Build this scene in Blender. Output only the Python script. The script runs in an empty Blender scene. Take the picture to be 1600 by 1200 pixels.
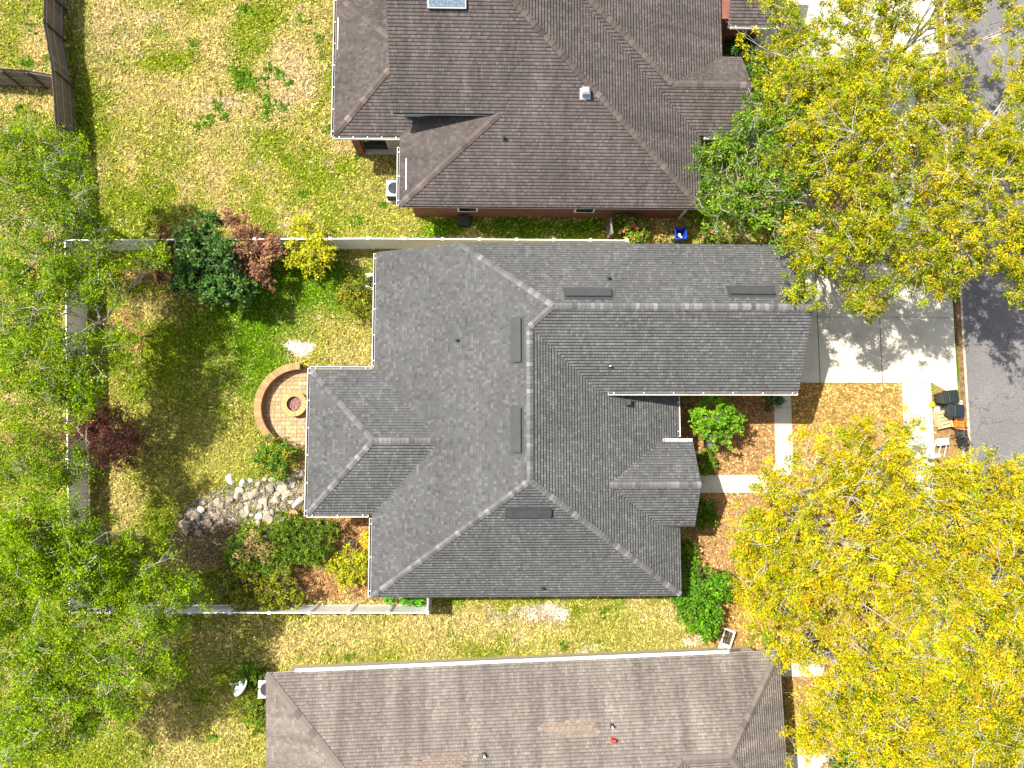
import bpy, bmesh, math, random
import numpy as np
from mathutils import Vector, Matrix
rng = np.random.default_rng(7)
random.seed(7)
sc = bpy.context.scene
C = sc.collection

# ------------------------------------------------------------------ camera, sky, sun, exposure
FPX, CAMH, NAD = 1164.0, 37.5, (768.0, 708.0)       # focal length in photo pixels, drone height, point straight below
v_down = Vector(((NAD[0]-800)/FPX, -(NAD[1]-600)/FPX, -1)).normalized()
Q = v_down.rotation_difference(Vector((0, 0, -1)))
cam_d = bpy.data.cameras.new('camera'); cam = bpy.data.objects.new('camera', cam_d); C.objects.link(cam)
cam.location = (0, 0, CAMH); cam.rotation_mode = 'QUATERNION'; cam.rotation_quaternion = Q
cam_d.sensor_width = 36; cam_d.lens = 36*FPX/1600; cam_d.clip_end = 2000
sc.camera = cam
RM = np.array(Q.to_matrix())

SUNV = (0.57, -0.24)                                   # ground shadow of a 1 m pole
elev = math.atan2(1, math.hypot(*SUNV))
w = bpy.data.worlds.new('World'); sc.world = w; w.use_nodes = True
nt = w.node_tree; bg = nt.nodes['Background']
sky = nt.nodes.new('ShaderNodeTexSky'); sky.sky_type = 'NISHITA'; sky.sun_disc = False
sky.sun_elevation = elev; sky.sun_rotation = math.atan2(-SUNV[0], -SUNV[1]) % (2*math.pi)
sky.dust_density = 3.0                                 # hazy, whitish spring sky
hs = nt.nodes.new('ShaderNodeHueSaturation'); hs.inputs['Saturation'].default_value = 0.6
nt.links.new(sky.outputs[0], hs.inputs['Color']); nt.links.new(hs.outputs[0], bg.inputs[0]); bg.inputs[1].default_value = 0.10
sd = bpy.data.lights.new('sun', 'SUN'); sun = bpy.data.objects.new('sun', sd); C.objects.link(sun)
sd.energy = 4.6; sd.angle = math.radians(0.5); sd.color = (1.0, 0.945, 0.84)
sun.rotation_euler = Vector((SUNV[0], SUNV[1], -1)).to_track_quat('-Z', 'Y').to_euler()
sun.location = (-20, 10, 40)
sc.view_settings.view_transform = 'Standard'; sc.view_settings.look = 'None'
sc.view_settings.exposure = 0.88; sc.view_settings.gamma = 1.0

def W(px, py, z=0.0):
    """world x, y of the point at height z that the drone sees at photo pixel px, py"""
    d = RM @ np.array([(px-800)/FPX, -(py-600)/FPX, -1.0]); k = (CAMH-z)/-d[2]
    return float(d[0]*k), float(d[1]*k)
def W3(px, py, z=0.0):
    x, y = W(px, py, z); return (x, y, z)

# ------------------------------------------------------------------ materials
def new_mat(name):
    m = bpy.data.materials.new(name); m.use_nodes = True
    n = m.node_tree.nodes; b = n['Principled BSDF']; return m, m.node_tree, n, m.node_tree.links, b
def math_n(nt_, op, a=None, b=None, c=None):
    nd = nt_.nodes.new('ShaderNodeMath'); nd.operation = op
    for i, v in enumerate((a, b, c)):
        if v is None: continue
        if isinstance(v, (int, float)): nd.inputs[i].default_value = v
        else: nt_.links.new(v, nd.inputs[i])
    return nd.outputs[0]
def mixc(nt_, fac, a, b, mode='MIX'):
    nd = nt_.nodes.new('ShaderNodeMix'); nd.data_type = 'RGBA'; nd.blend_type = mode
    for i, v in ((0, fac), (6, a), (7, b)):
        if isinstance(v, (int, float)): nd.inputs[i].default_value = v
        elif isinstance(v, tuple): nd.inputs[i].default_value = (*v, 1) if len(v) == 3 else v
        else: nt_.links.new(v, nd.inputs[i])
    return nd.outputs[2]
def noise(nt_, vec, scale, detail=3, rough=0.6):
    nd = nt_.nodes.new('ShaderNodeTexNoise'); nd.inputs['Scale'].default_value = scale
    nd.inputs['Detail'].default_value = detail; nd.inputs['Roughness'].default_value = rough
    if vec is not None: nt_.links.new(vec, nd.inputs['Vector'])
    return nd.outputs['Fac']
def ramp(nt_, fac, stops, interp='LINEAR'):
    nd = nt_.nodes.new('ShaderNodeValToRGB'); nd.color_ramp.interpolation = interp
    e = nd.color_ramp.elements
    while len(e) < len(stops): e.new(0.5)
    for el, (p, c) in zip(e, stops):
        el.position = p; el.color = (*c, 1) if isinstance(c, tuple) else (c, c, c, 1)
    nt_.links.new(fac, nd.inputs[0]); return nd.outputs[0]
def coords(nt_, kind='Object'):
    if kind == 'World':
        return nt_.nodes.new('ShaderNodeNewGeometry').outputs['Position']
    return nt_.nodes.new('ShaderNodeTexCoord').outputs[kind]
def vmul(nt_, vec, s):
    nd = nt_.nodes.new('ShaderNodeVectorMath'); nd.operation = 'MULTIPLY'
    nt_.links.new(vec, nd.inputs[0]); nd.inputs[1].default_value = s; return nd.outputs[0]
def bump(nt_, height, strength, dist, bsdf):
    nd = nt_.nodes.new('ShaderNodeBump'); nd.inputs['Strength'].default_value = strength; nd.inputs['Distance'].default_value = dist
    nt_.links.new(height, nd.inputs['Height']); nt_.links.new(nd.outputs[0], bsdf.inputs['Normal'])

def plain(name, col, rough=0.6, var=0.12, scale=6, metal=0.0, bmp=0.0):
    m, t, n, l, b = new_mat(name)
    f = noise(t, coords(t, 'World'), scale, 4)
    lo = tuple(c*(1-var) for c in col); hi = tuple(min(1, c*(1+var)) for c in col)
    l.new(ramp(t, f, [(0.3, lo), (0.7, hi)]), b.inputs['Base Color'])
    b.inputs['Roughness'].default_value = rough; b.inputs['Metallic'].default_value = metal
    if bmp: bump(t, noise(t, coords(t, 'World'), 40, 3), bmp, 0.01, b)
    return m

def shingle(name, base, light, dark, p_light, p_dark, row=0.14, tab=0.135, streak=0.15, fleck=(1, 1, 1)):
    """laminated shingles: uv in metres, u along the eave, v up the slope"""
    m, t, n, l, b = new_mat(name)
    uv = coords(t, 'UV'); sp = n.new('ShaderNodeSeparateXYZ'); l.new(uv, sp.inputs[0])
    vr = math_n(t, 'DIVIDE', sp.outputs[1], row); r = math_n(t, 'FLOOR', vr); fr = math_n(t, 'FRACT', vr)
    wn = n.new('ShaderNodeTexWhiteNoise'); wn.noise_dimensions = '1D'; l.new(r, wn.inputs['W'])
    ur = math_n(t, 'ADD', math_n(t, 'DIVIDE', sp.outputs[0], tab), math_n(t, 'MULTIPLY', wn.outputs['Value'], 7.3))
    cu = math_n(t, 'FLOOR', ur); fu = math_n(t, 'FRACT', ur)
    cx = n.new('ShaderNodeCombineXYZ'); l.new(cu, cx.inputs[0]); l.new(r, cx.inputs[1])
    w2 = n.new('ShaderNodeTexWhiteNoise'); w2.noise_dimensions = '2D'; l.new(cx.outputs[0], w2.inputs['Vector'])
    val = w2.outputs['Value']
    mid1 = tuple(c*0.90 for c in base); mid2 = tuple(c*1.10 for c in base)
    col = ramp(t, val, [(0, dark), (p_dark, mid1), (1-p_light, mid2), (1.0, light)])
    # large weathering, and streaks running down the slope
    g = noise(t, uv, 0.35, 4); col = mixc(t, 1.0, col, ramp(t, g, [(0.3, 0.88), (0.7, 1.12)]), 'MULTIPLY')
    sv = vmul(t, uv, (1.6, 0.12, 1)); s_ = noise(t, sv, 1.0, 4)
    col = mixc(t, 1.0, col, ramp(t, s_, [(0.3, 1-streak), (0.7, 1+streak)]), 'MULTIPLY')
    gr = noise(t, uv, 45, 2); col = mixc(t, 1.0, col, ramp(t, gr, [(0.25, 0.80), (0.75, 1.20)]), 'MULTIPLY')
    l.new(col, b.inputs['Base Color']); b.inputs['Roughness'].default_value = 0.9
    b.inputs['Specular IOR Level'].default_value = 0.2
    # stepped profile: each course is thickest at its lower edge, the cut-outs between tabs are low
    saw = ramp(t, fr, [(0.0, 0.0), (0.30, 1.0), (1.0, 0.15)])
    thick = math_n(t, 'MULTIPLY', math_n(t, 'GREATER_THAN', val, 0.5), 0.22)
    cut = ramp(t, fu, [(0.0, 0.55), (0.10, 1.0), (0.9, 1.0), (1.0, 0.55)])
    h = math_n(t, 'MULTIPLY', math_n(t, 'ADD', saw, thick), cut)
    bump(t, h, 1.0, 0.042, b)
    return m

def cap_mat(name, lo, hi):
    m, t, n, l, b = new_mat(name)
    a = n.new('ShaderNodeVertexColor'); a.layer_name = 'col'
    col = mixc(t, 1.0, a.outputs[0], ramp(t, noise(t, coords(t, 'World'), 60, 2), [(0.3, 0.85), (0.7, 1.15)]), 'MULTIPLY')
    l.new(col, b.inputs['Base Color']); b.inputs['Roughness'].default_value = 0.9
    b.inputs['Specular IOR Level'].default_value = 0.2
    return m

def leaf_mat(name, trans=0.35):
    m, t, n, l, b = new_mat(name)
    n.remove(b); a = n.new('ShaderNodeVertexColor'); a.layer_name = 'col'
    d = n.new('ShaderNodeBsdfDiffuse'); tr = n.new('ShaderNodeBsdfTranslucent'); mx = n.new('ShaderNodeMixShader')
    gl = n.new('ShaderNodeBsdfGlossy'); gl.inputs['Roughness'].default_value = 0.45; gl.inputs['Color'].default_value = (1, 1, 1, 1)
    m2 = n.new('ShaderNodeMixShader'); m2.inputs[0].default_value = 0.008
    l.new(a.outputs[0], d.inputs[0]); l.new(a.outputs[0], tr.inputs[0]); mx.inputs[0].default_value = trans
    l.new(d.outputs[0], mx.inputs[1]); l.new(tr.outputs[0], mx.inputs[2])
    l.new(mx.outputs[0], m2.inputs[1]); l.new(gl.outputs[0], m2.inputs[2])
    l.new(m2.outputs[0], n['Material Output'].inputs[0]); return m

def brick_mat(name, c1, c2, mortar, bw=0.2, bh=0.0677):
    m, t, n, l, b = new_mat(name)
    br = n.new('ShaderNodeTexBrick'); l.new(coords(t, 'UV'), br.inputs['Vector'])
    br.inputs['Color1'].default_value = (*c1, 1); br.inputs['Color2'].default_value = (*c2, 1); br.inputs['Mortar'].default_value = (*mortar, 1)
    br.inputs['Scale'].default_value = 1; br.inputs['Brick Width'].default_value = bw; br.inputs['Row Height'].default_value = bh
    br.inputs['Mortar Size'].default_value = 0.006
    col = mixc(t, 1.0, br.outputs['Color'], ramp(t, noise(t, coords(t, 'World'), 3, 4), [(0.3, 0.8), (0.7, 1.15)]), 'MULTIPLY')
    l.new(col, b.inputs['Base Color']); b.inputs['Roughness'].default_value = 0.85
    bump(t, math_n(t, 'SUBTRACT', 1, br.outputs['Fac']), 0.6, 0.008, b); return m

def concrete_mat(name, col, stain=0.25):
    m, t, n, l, b = new_mat(name); p = coords(t, 'World')
    f = noise(t, p, 0.9, 6, 0.65); f2 = noise(t, p, 9, 4); f3 = noise(t, p, 60, 2)
    c = ramp(t, f, [(0.30, tuple(x*(1-stain) for x in col)), (0.5, col), (0.75, tuple(min(1, x*1.08) for x in col))])
    c = mixc(t, 1.0, c, ramp(t, f2, [(0.25, 0.80), (0.42, 1.0), (0.8, 1.04)]), 'MULTIPLY')
    c = mixc(t, 1.0, c, ramp(t, f3, [(0.2, 0.86), (0.6, 1.04)]), 'MULTIPLY')
    l.new(c, b.inputs['Base Color']); b.inputs['Roughness'].default_value = 0.85
    bump(t, f3, 0.3, 0.004, b); return m

def asphalt_mat():
    m, t, n, l, b = new_mat('asphalt'); p = coords(t, 'World')
    c = ramp(t, noise(t, p, 22, 3, 0.8), [(0.33, (0.085, 0.080, 0.083)), (0.5, (0.160, 0.153, 0.153)), (0.66, (0.235, 0.226, 0.222))])
    c = mixc(t, 1.0, c, ramp(t, noise(t, p, 0.5, 4), [(0.3, 0.88), (0.7, 1.1)]), 'MULTIPLY')
    vo = n.new('ShaderNodeTexVoronoi'); vo.inputs['Scale'].default_value = 1.1; l.new(p, vo.inputs['Vector'])
    spot = math_n(t, 'LESS_THAN', vo.outputs['Distance'], 0.05)
    c = mixc(t, math_n(t, 'MULTIPLY', spot, 0.6), c, (0.05, 0.045, 0.04))
    # hairline cracks and a few oil drips
    wv = n.new('ShaderNodeVectorMath'); wv.operation = 'ADD'; l.new(p, wv.inputs[0]); nz = n.new('ShaderNodeTexNoise'); nz.inputs['Scale'].default_value = 1.5; l.new(p, nz.inputs['Vector']); l.new(nz.outputs['Color'], wv.inputs[1])
    vc = n.new('ShaderNodeTexVoronoi'); vc.feature = 'DISTANCE_TO_EDGE'; vc.inputs['Scale'].default_value = 0.28; l.new(wv.outputs[0], vc.inputs['Vector'])
    c = mixc(t, math_n(t, 'MULTIPLY', math_n(t, 'LESS_THAN', vc.outputs['Distance'], 0.006), 0.45), c, (0.04, 0.036, 0.034))
    l.new(c, b.inputs['Base Color']); b.inputs['Roughness'].default_value = 0.9
    bump(t, noise(t, p, 30, 2, 0.8), 0.5, 0.01, b); return m

def ground_mat():
    m, t, n, l, b = new_mat('ground'); p = coords(t, 'World')
    a = n.new('ShaderNodeVertexColor'); a.layer_name = 'col'
    f = noise(t, p, 7, 5, 0.75); f2 = noise(t, p, 16, 3, 0.8)
    c = mixc(t, 1.0, a.outputs[0], ramp(t, f, [(0.30, (0.50, 0.60, 0.40)), (0.5, (0.9, 0.9, 0.9)), (0.7, (1.35, 1.22, 1.1))]), 'MULTIPLY')
    c = mixc(t, 1.0, c, ramp(t, f2, [(0.3, 0.6), (0.5, 1.0), (0.7, 1.4)]), 'MULTIPLY')
    l.new(c, b.inputs['Base Color']); b.inputs['Roughness'].default_value = 0.95
    b.inputs['Specular IOR Level'].default_value = 0.1
    bump(t, f2, 0.8, 0.05, b); return m

def paver_mat():
    m, t, n, l, b = new_mat('pavers'); p = coords(t, 'World')
    br = n.new('ShaderNodeTexBrick'); l.new(p, br.inputs['Vector']); br.inputs['Scale'].default_value = 1
    br.inputs['Color1'].default_value = (0.50, 0.35, 0.20, 1); br.inputs['Color2'].default_value = (0.36, 0.225, 0.125, 1)
    br.inputs['Mortar'].default_value = (0.16, 0.12, 0.06, 1); br.inputs['Brick Width'].default_value = 0.27; br.inputs['Row Height'].default_value = 0.2
    br.inputs['Mortar Size'].default_value = 0.012; br.offset = 0.35; br.squash = 0.7; br.squash_frequency = 2
    c = mixc(t, 1.0, br.outputs['Color'], ramp(t, noise(t, p, 5, 4), [(0.3, (0.75, 0.8, 0.75)), (0.7, (1.25, 1.2, 1.15))]), 'MULTIPLY')
    l.new(c, b.inputs['Base Color']); b.inputs['Roughness'].default_value = 0.85
    bump(t, math_n(t, 'SUBTRACT', 1, br.outputs['Fac']), 0.6, 0.01, b); return m

def board_mat(name, lo, hi):
    m, t, n, l, b = new_mat(name)
    a = n.new('ShaderNodeVertexColor'); a.layer_name = 'col'
    gr = noise(t, vmul(t, coords(t, 'World'), (30, 30, 2)), 1, 4)
    c = mixc(t, 1.0, a.outputs[0], ramp(t, gr, [(0.3, 0.7), (0.7, 1.25)]), 'MULTIPLY')
    l.new(c, b.inputs['Base Color']); b.inputs['Roughness'].default_value = 0.9; return m

M = {
 'roof_grey': shingle('charcoal shingles', (0.104, 0.105, 0.105), (0.150, 0.151, 0.150), (0.076, 0.077, 0.077), 0.20, 0.12, streak=0.05),
 'roof_brown': shingle('brown shingles', (0.094, 0.080, 0.075), (0.128, 0.110, 0.103), (0.072, 0.060, 0.056), 0.25, 0.12, row=0.15, streak=0.20),
 'roof_tan': shingle('tan shingles', (0.188, 0.162, 0.143), (0.236, 0.207, 0.184), (0.156, 0.133, 0.117), 0.25, 0.12, streak=0.30),
 'cap': cap_mat('ridge cap shingle', 0, 0),
 'white': plain('white vinyl', (0.89, 0.90, 0.89), 0.4, 0.04, 2),
 'trim': plain('white painted trim', (0.74, 0.73, 0.70), 0.5, 0.10, 5),
 'gutter_in': plain('gutter inside dirt', (0.10, 0.075, 0.055), 0.9, 0.5, 3),
 'stucco': plain('beige stucco', (0.50, 0.44, 0.35), 0.9, 0.08, 8, bmp=0.3),
 'siding': plain('pale blue siding', (0.42, 0.55, 0.62), 0.6, 0.05, 2),
 'brick': brick_mat('red brick', (0.26, 0.075, 0.05), (0.16, 0.05, 0.035), (0.25, 0.17, 0.13)),
 'metal_dark': plain('dark vent metal', (0.043, 0.047, 0.049), 0.75, 0.15, 4),
 'metal_light': plain('galvanised metal', (0.55, 0.58, 0.62), 0.35, 0.1, 6, 0.5),
 'metal_white': plain('painted pale metal', (0.66, 0.69, 0.70), 0.45, 0.06, 6),
 'black': plain('black plastic', (0.018, 0.018, 0.02), 0.4, 0.2, 8),
 'darkgreen': plain('dark green plastic', (0.016, 0.023, 0.019), 0.5, 0.15, 8),
 'darkblue': plain('dark blue grey plastic', (0.013, 0.021, 0.030), 0.5, 0.15, 8),
 'blue': plain('blue plastic', (0.015, 0.06, 0.42), 0.35, 0.1, 8),
 'orange': plain('orange plastic', (0.75, 0.20, 0.02), 0.5, 0.1, 8),
 'yellow': plain('lime yellow rubber', (0.70, 0.80, 0.0), 0.5, 0.05, 8),
 'red': plain('faded red paint', (0.35, 0.04, 0.03), 0.6, 0.15, 8),
 'glass': plain('dark window glass', (0.01, 0.012, 0.016), 0.06, 0.1, 2),
 'skyglass': plain('skylight glass', (0.14, 0.19, 0.24), 0.35, 0.5, 9),
 'concrete': concrete_mat('concrete', (0.60, 0.56, 0.46)),
 'slab': concrete_mat('walkway concrete', (0.56, 0.53, 0.44)),
 'curb': concrete_mat('curb concrete', (0.52, 0.46, 0.36), 0.35),
 'rust': plain('rust stained gutter concrete', (0.20, 0.115, 0.06), 0.9, 0.6, 3),
 'asphalt': asphalt_mat(), 'ground': ground_mat(), 'pavers': paver_mat(),
 'cap_stone': cap_mat('tan cap stone', 0, 0),
 'wall_stone': plain('brown wall block', (0.30, 0.13, 0.07), 0.9, 0.35, 9, bmp=0.5),
 'lava': plain('pink lava rock', (0.34, 0.19, 0.17), 0.95, 0.75, 22, bmp=0.9),
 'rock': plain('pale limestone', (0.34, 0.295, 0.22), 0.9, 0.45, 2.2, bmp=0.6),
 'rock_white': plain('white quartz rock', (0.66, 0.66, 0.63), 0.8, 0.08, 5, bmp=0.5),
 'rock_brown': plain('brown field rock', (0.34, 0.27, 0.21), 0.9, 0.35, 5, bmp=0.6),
 'pebble': plain('river pebbles', (0.42, 0.40, 0.38), 0.8, 0.6, 20),
 'bark': plain('grey bark', (0.30, 0.26, 0.22), 0.9, 0.25, 9, bmp=0.5),
 'bark_pale': plain('pale lichened bark', (0.46, 0.43, 0.37), 0.9, 0.25, 9, bmp=0.5),
 'bark_red': plain('reddish bark', (0.15, 0.075, 0.06), 0.9, 0.25, 9),
 'wood_cut': plain('cut wood', (0.50, 0.27, 0.12), 0.8, 0.2, 12),
 'wood_tan': plain('tan timber', (0.52, 0.42, 0.22), 0.8, 0.25, 12),
 'board': board_mat('weathered fence boards', 0, 0),
 'leaf': leaf_mat('leaf', 0.30), 'leaf_oak': leaf_mat('oak leaf', 0.22), 'leaf_thick': leaf_mat('thick leaf', 0.18), 'grass': leaf_mat('grass blade', 0.25),
 'flower': plain('pink petals', (0.75, 0.12, 0.20), 0.6, 0.2, 12),
 'joint': plain('joint dirt', (0.07, 0.055, 0.04), 0.95, 0.3, 9),
}

# ------------------------------------------------------------------ object helpers
def tag(o, label=None, cat=None, group=None, kind=None):
    if label: o['label'] = label
    if cat: o['category'] = cat
    if group: o['group'] = group
    if kind: o['kind'] = kind
    return o
def origin(o):
    p = Vector((0, 0, 0))
    while o is not None: p += o.location; o = o.parent
    return p
def thing(name, loc, label, cat, group=None):
    o = bpy.data.objects.new(name, None); C.objects.link(o); o.location = loc
    o.empty_display_size = 0.3
    return tag(o, label, cat, group)
class MB:
    """collects faces in world space, then links them as one mesh object"""
    def __init__(s): s.v = []; s.f = []; s.uv = []; s.col = []; s.cc = (1, 1, 1); s.smooth = False
    def poly(s, pts, uvs=None):
        i = len(s.v); s.v += [tuple(p) for p in pts]; s.f.append(list(range(i, i+len(pts))))
        s.uv.append(uvs if uvs is not None else s.auto_uv(pts)); s.col.append(s.cc)
    def auto_uv(s, pts):
        a = Vector(pts[1])-Vector(pts[0]); b_ = Vector(pts[-1])-Vector(pts[0]); n = a.cross(b_)
        if abs(n.z) > 0.7*max(n.length, 1e-9): return [(p[0], p[1]) for p in pts]
        if abs(n.x) > abs(n.y): return [(p[1], p[2]) for p in pts]
        return [(p[0], p[2]) for p in pts]
    def box(s, c, size, rz=0.0, mat=None):
        x, y, z = (q/2 for q in size)
        P = [Vector((sx*x, sy*y, sz*z)) for sz in (-1, 1) for sx, sy in ((-1, -1), (1, -1), (1, 1), (-1, 1))]
        R = mat if mat is not None else Matrix.Rotation(rz, 3, 'Z')
        P = [tuple(R @ p + Vector(c)) for p in P]
        for f in ((3, 2, 1, 0), (4, 5, 6, 7), (0, 1, 5, 4), (1, 2, 6, 5), (2, 3, 7, 6), (3, 0, 4, 7)): s.poly([P[k] for k in f])
        return s
    def taper(s, c, bot, top, h, rz=0.0, shift=(0, 0)):
        R = Matrix.Rotation(rz, 3, 'Z'); q = []
        for (a, b_), z, sh in ((bot, 0, (0, 0)), (top, h, shift)):
            for sx, sy in ((-1, -1), (1, -1), (1, 1), (-1, 1)): q.append(tuple(R @ Vector((sx*a/2+sh[0], sy*b_/2+sh[1], z)) + Vector(c)))
        for f in ((3, 2, 1, 0), (4, 5, 6, 7), (0, 1, 5, 4), (1, 2, 6, 5), (2, 3, 7, 6), (3, 0, 4, 7)): s.poly([q[k] for k in f])
        return s
    def tube(s, p0, p1, r0, r1=None, n=8, caps=True):
        r1 = r0 if r1 is None else r1; p0 = Vector(p0); p1 = Vector(p1); d = (p1-p0).normalized()
        a = d.orthogonal().normalized(); b_ = d.cross(a)
        A = [p0+(a*math.cos(t)+b_*math.sin(t))*r0 for t in (2*math.pi*k/n for k in range(n))]
        B = [p1+(a*math.cos(t)+b_*math.sin(t))*r1 for t in (2*math.pi*k/n for k in range(n))]
        for k in range(n): s.poly([A[k], A[(k+1) % n], B[(k+1) % n], B[k]])
        if caps: s.poly(B); s.poly(A[::-1])
        return s
    def ring(s, c, r0, r1, z0, z1, n=32, a0=0.0, a1=2*math.pi):
        """annular wall between radii r0 and r1"""
        full = abs(a1-a0-2*math.pi) < 1e-6
        pt = lambda r, a, z: (c[0]+r*math.cos(a), c[1]+r*math.sin(a), z)
        for k in range(n):
            a = a0+(a1-a0)*k/n; b_ = a0+(a1-a0)*(k+1)/n
            s.poly([pt(r0, a, z1), pt(r1, a, z1), pt(r1, b_, z1), pt(r0, b_, z1)])
            s.poly([pt(r1, a, z0), pt(r1, b_, z0), pt(r1, b_, z1), pt(r1, a, z1)])
            s.poly([pt(r0, b_, z0), pt(r0, a, z0), pt(r0, a, z1), pt(r0, b_, z1)])
        if not full:
            s.poly([pt(r0, a0, z0), pt(r1, a0, z0), pt(r1, a0, z1), pt(r0, a0, z1)])
            s.poly([pt(r1, a1, z0), pt(r0, a1, z0), pt(r0, a1, z1), pt(r1, a1, z1)])
        return s
    def prism(s, pts2, z0, z1):
        n = len(pts2); s.poly([(x, y, z1) for x, y in pts2]); s.poly([(x, y, z0) for x, y in pts2[::-1]])
        for k in range(n):
            a, b_ = pts2[k], pts2[(k+1) % n]; s.poly([(*a, z0), (*b_, z0), (*b_, z1), (*a, z1)])
        return s
    def build(s, name, mat, parent=None, loc=(0, 0, 0), bevel=0.0):
        o0 = origin(parent) if parent else Vector(loc)
        me = bpy.data.meshes.new(name); me.from_pydata([tuple(Vector(v)-o0) for v in s.v], [], s.f)
        uvl = me.uv_layers.new(name='UVMap'); uvl.data.foreach_set('uv', np.array([c for f in s.uv for c in f], dtype=np.float32).ravel())
        ca = me.color_attributes.new('col', 'FLOAT_COLOR', 'CORNER')
        cc = np.array([(*s.col[i], 1.0) for i, f in enumerate(s.f) for _ in f], dtype=np.float32)
        ca.data.foreach_set('color', cc.ravel())
        me.materials.append(M[mat]); me.validate(); me.update()
        o = bpy.data.objects.new(name, me); C.objects.link(o)
        if parent: o.parent = parent
        else: o.location = loc
        if bevel:
            bm = bmesh.new(); bm.from_mesh(me); bmesh.ops.remove_doubles(bm, verts=bm.verts, dist=1e-5)
            bm.to_mesh(me); bm.free()
            md = o.modifiers.new('bevel', 'BEVEL'); md.width = bevel; md.segments = 2; md.limit_method = 'ANGLE'
        if s.smooth:
            for p in me.polygons: p.use_smooth = True
        return o

def np_mesh(name, V, F, col, mat, parent=None, loc=(0, 0, 0)):
    """V (n,3); F (m,k) same-size faces; col (m,3) a colour for each face"""
    o0 = np.array(origin(parent)) if parent else np.array(loc)
    me = bpy.data.meshes.new(name); m, k = F.shape
    me.vertices.add(len(V)); me.vertices.foreach_set('co', (V-o0).astype(np.float32).ravel())
    me.loops.add(m*k); me.loops.foreach_set('vertex_index', F.astype(np.int32).ravel())
    me.polygons.add(m); me.polygons.foreach_set('loop_start', np.arange(0, m*k, k, dtype=np.int32))
    me.update(calc_edges=True)
    if col is not None:
        ca = me.color_attributes.new('col', 'FLOAT_COLOR', 'CORNER')
        c4 = np.ones((m, 4), np.float32); c4[:, :3] = col
        ca.data.foreach_set('color', np.repeat(c4, k, axis=0).ravel())
    me.materials.append(M[mat]); me.validate()
    o = bpy.data.objects.new(name, me); C.objects.link(o)
    if parent: o.parent = parent
    else: o.location = loc
    return o

# value noise on the plane, for things that vary from place to place
class VN:
    def __init__(s, seed): s.g = np.random.default_rng(seed).random((256, 256))
    def __call__(s, x, y, sc_):
        x = np.asarray(x)*sc_+100.3; y = np.asarray(y)*sc_+100.7
        xi = np.floor(x).astype(int); yi = np.floor(y).astype(int); fx = x-xi; fy = y-yi
        fx = fx*fx*(3-2*fx); fy = fy*fy*(3-2*fy); g = s.g
        a = g[xi % 256, yi % 256]; b = g[(xi+1) % 256, yi % 256]; c = g[xi % 256, (yi+1) % 256]; d = g[(xi+1) % 256, (yi+1) % 256]
        return (a*(1-fx)+b*fx)*(1-fy)+(c*(1-fx)+d*fx)*fy
N1, N2, N3, N4 = VN(1), VN(2), VN(3), VN(4)
def inpoly(x, y, poly):
    r = np.zeros(np.shape(x), bool); n = len(poly)
    for i in range(n):
        x1, y1 = poly[i]; x2, y2 = poly[(i+1) % n]
        c = ((y1 > y) != (y2 > y)) & (x < (x2-x1)*(y-y1)/((y2-y1) if y2 != y1 else 1e-9)+x1); r ^= c
    return r
def pxpoly(pts, z=0.0): return [W(a, b, z) for a, b in pts]

# ------------------------------------------------------------------ paved surfaces
pave = []                                                # footprints where no grass grows
def sheet(name, pts, z, mat, label=None, thick=None, nograss=True):
    b = MB()
    if thick: b.prism(pts, z-thick, z)
    else: b.poly([(x, y, z) for x, y in pts])
    o = b.build(name, mat); tag(o, kind='structure')
    if nograss: pave.append(pts)
    return o
xr = W(1511, 600)[0]
def ccw(p):
    a = sum(p[i][0]*p[(i+1) % len(p)][1]-p[(i+1) % len(p)][0]*p[i][1] for i in range(len(p)))
    return p if a > 0 else p[::-1]
road = [(xr-0.02, -80), (xr+9, -80), (xr+9, 90), (xr-0.02, 90)]
sheet('road', road, 0.008, 'asphalt')
GZ = 0.02
gx = W(1497, 600)[0]
# gutter pan of the curb: a pale lip on each side of a rust-stained channel
sheet('gutter_pan', [(gx+0.10, -80), (xr-0.02, -80), (xr-0.02, 90), (gx+0.10, 90)], 0.014, 'rust')
def strip(x0, x1, y0, y1, z0, z1, name, mat):
    o = MB().prism([(x0, y0), (x1, y0), (x1, y1), (x0, y1)], z0, z1).build(name, mat); tag(o, kind='structure')
    pave.append([(x0, y0), (x1, y0), (x1, y1), (x0, y1)]); return o
strip(xr-0.12, xr, -80, 90, 0.0, 0.022, 'gutter_lip', 'curb')
dN, dS = W(1380, 392)[1], W(1300, 598)[1]
strip(gx-0.04, gx+0.10, -80, dS-0.9, 0.0, 0.12, 'curb', 'curb')
strip(gx-0.04, gx+0.10, -2+dN+2.9, 17.5, 0.0, 0.12, 'curb', 'curb')
pave.append([(gx-0.1, -80), (xr, -80), (xr, 90), (gx-0.1, 90)])
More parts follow.
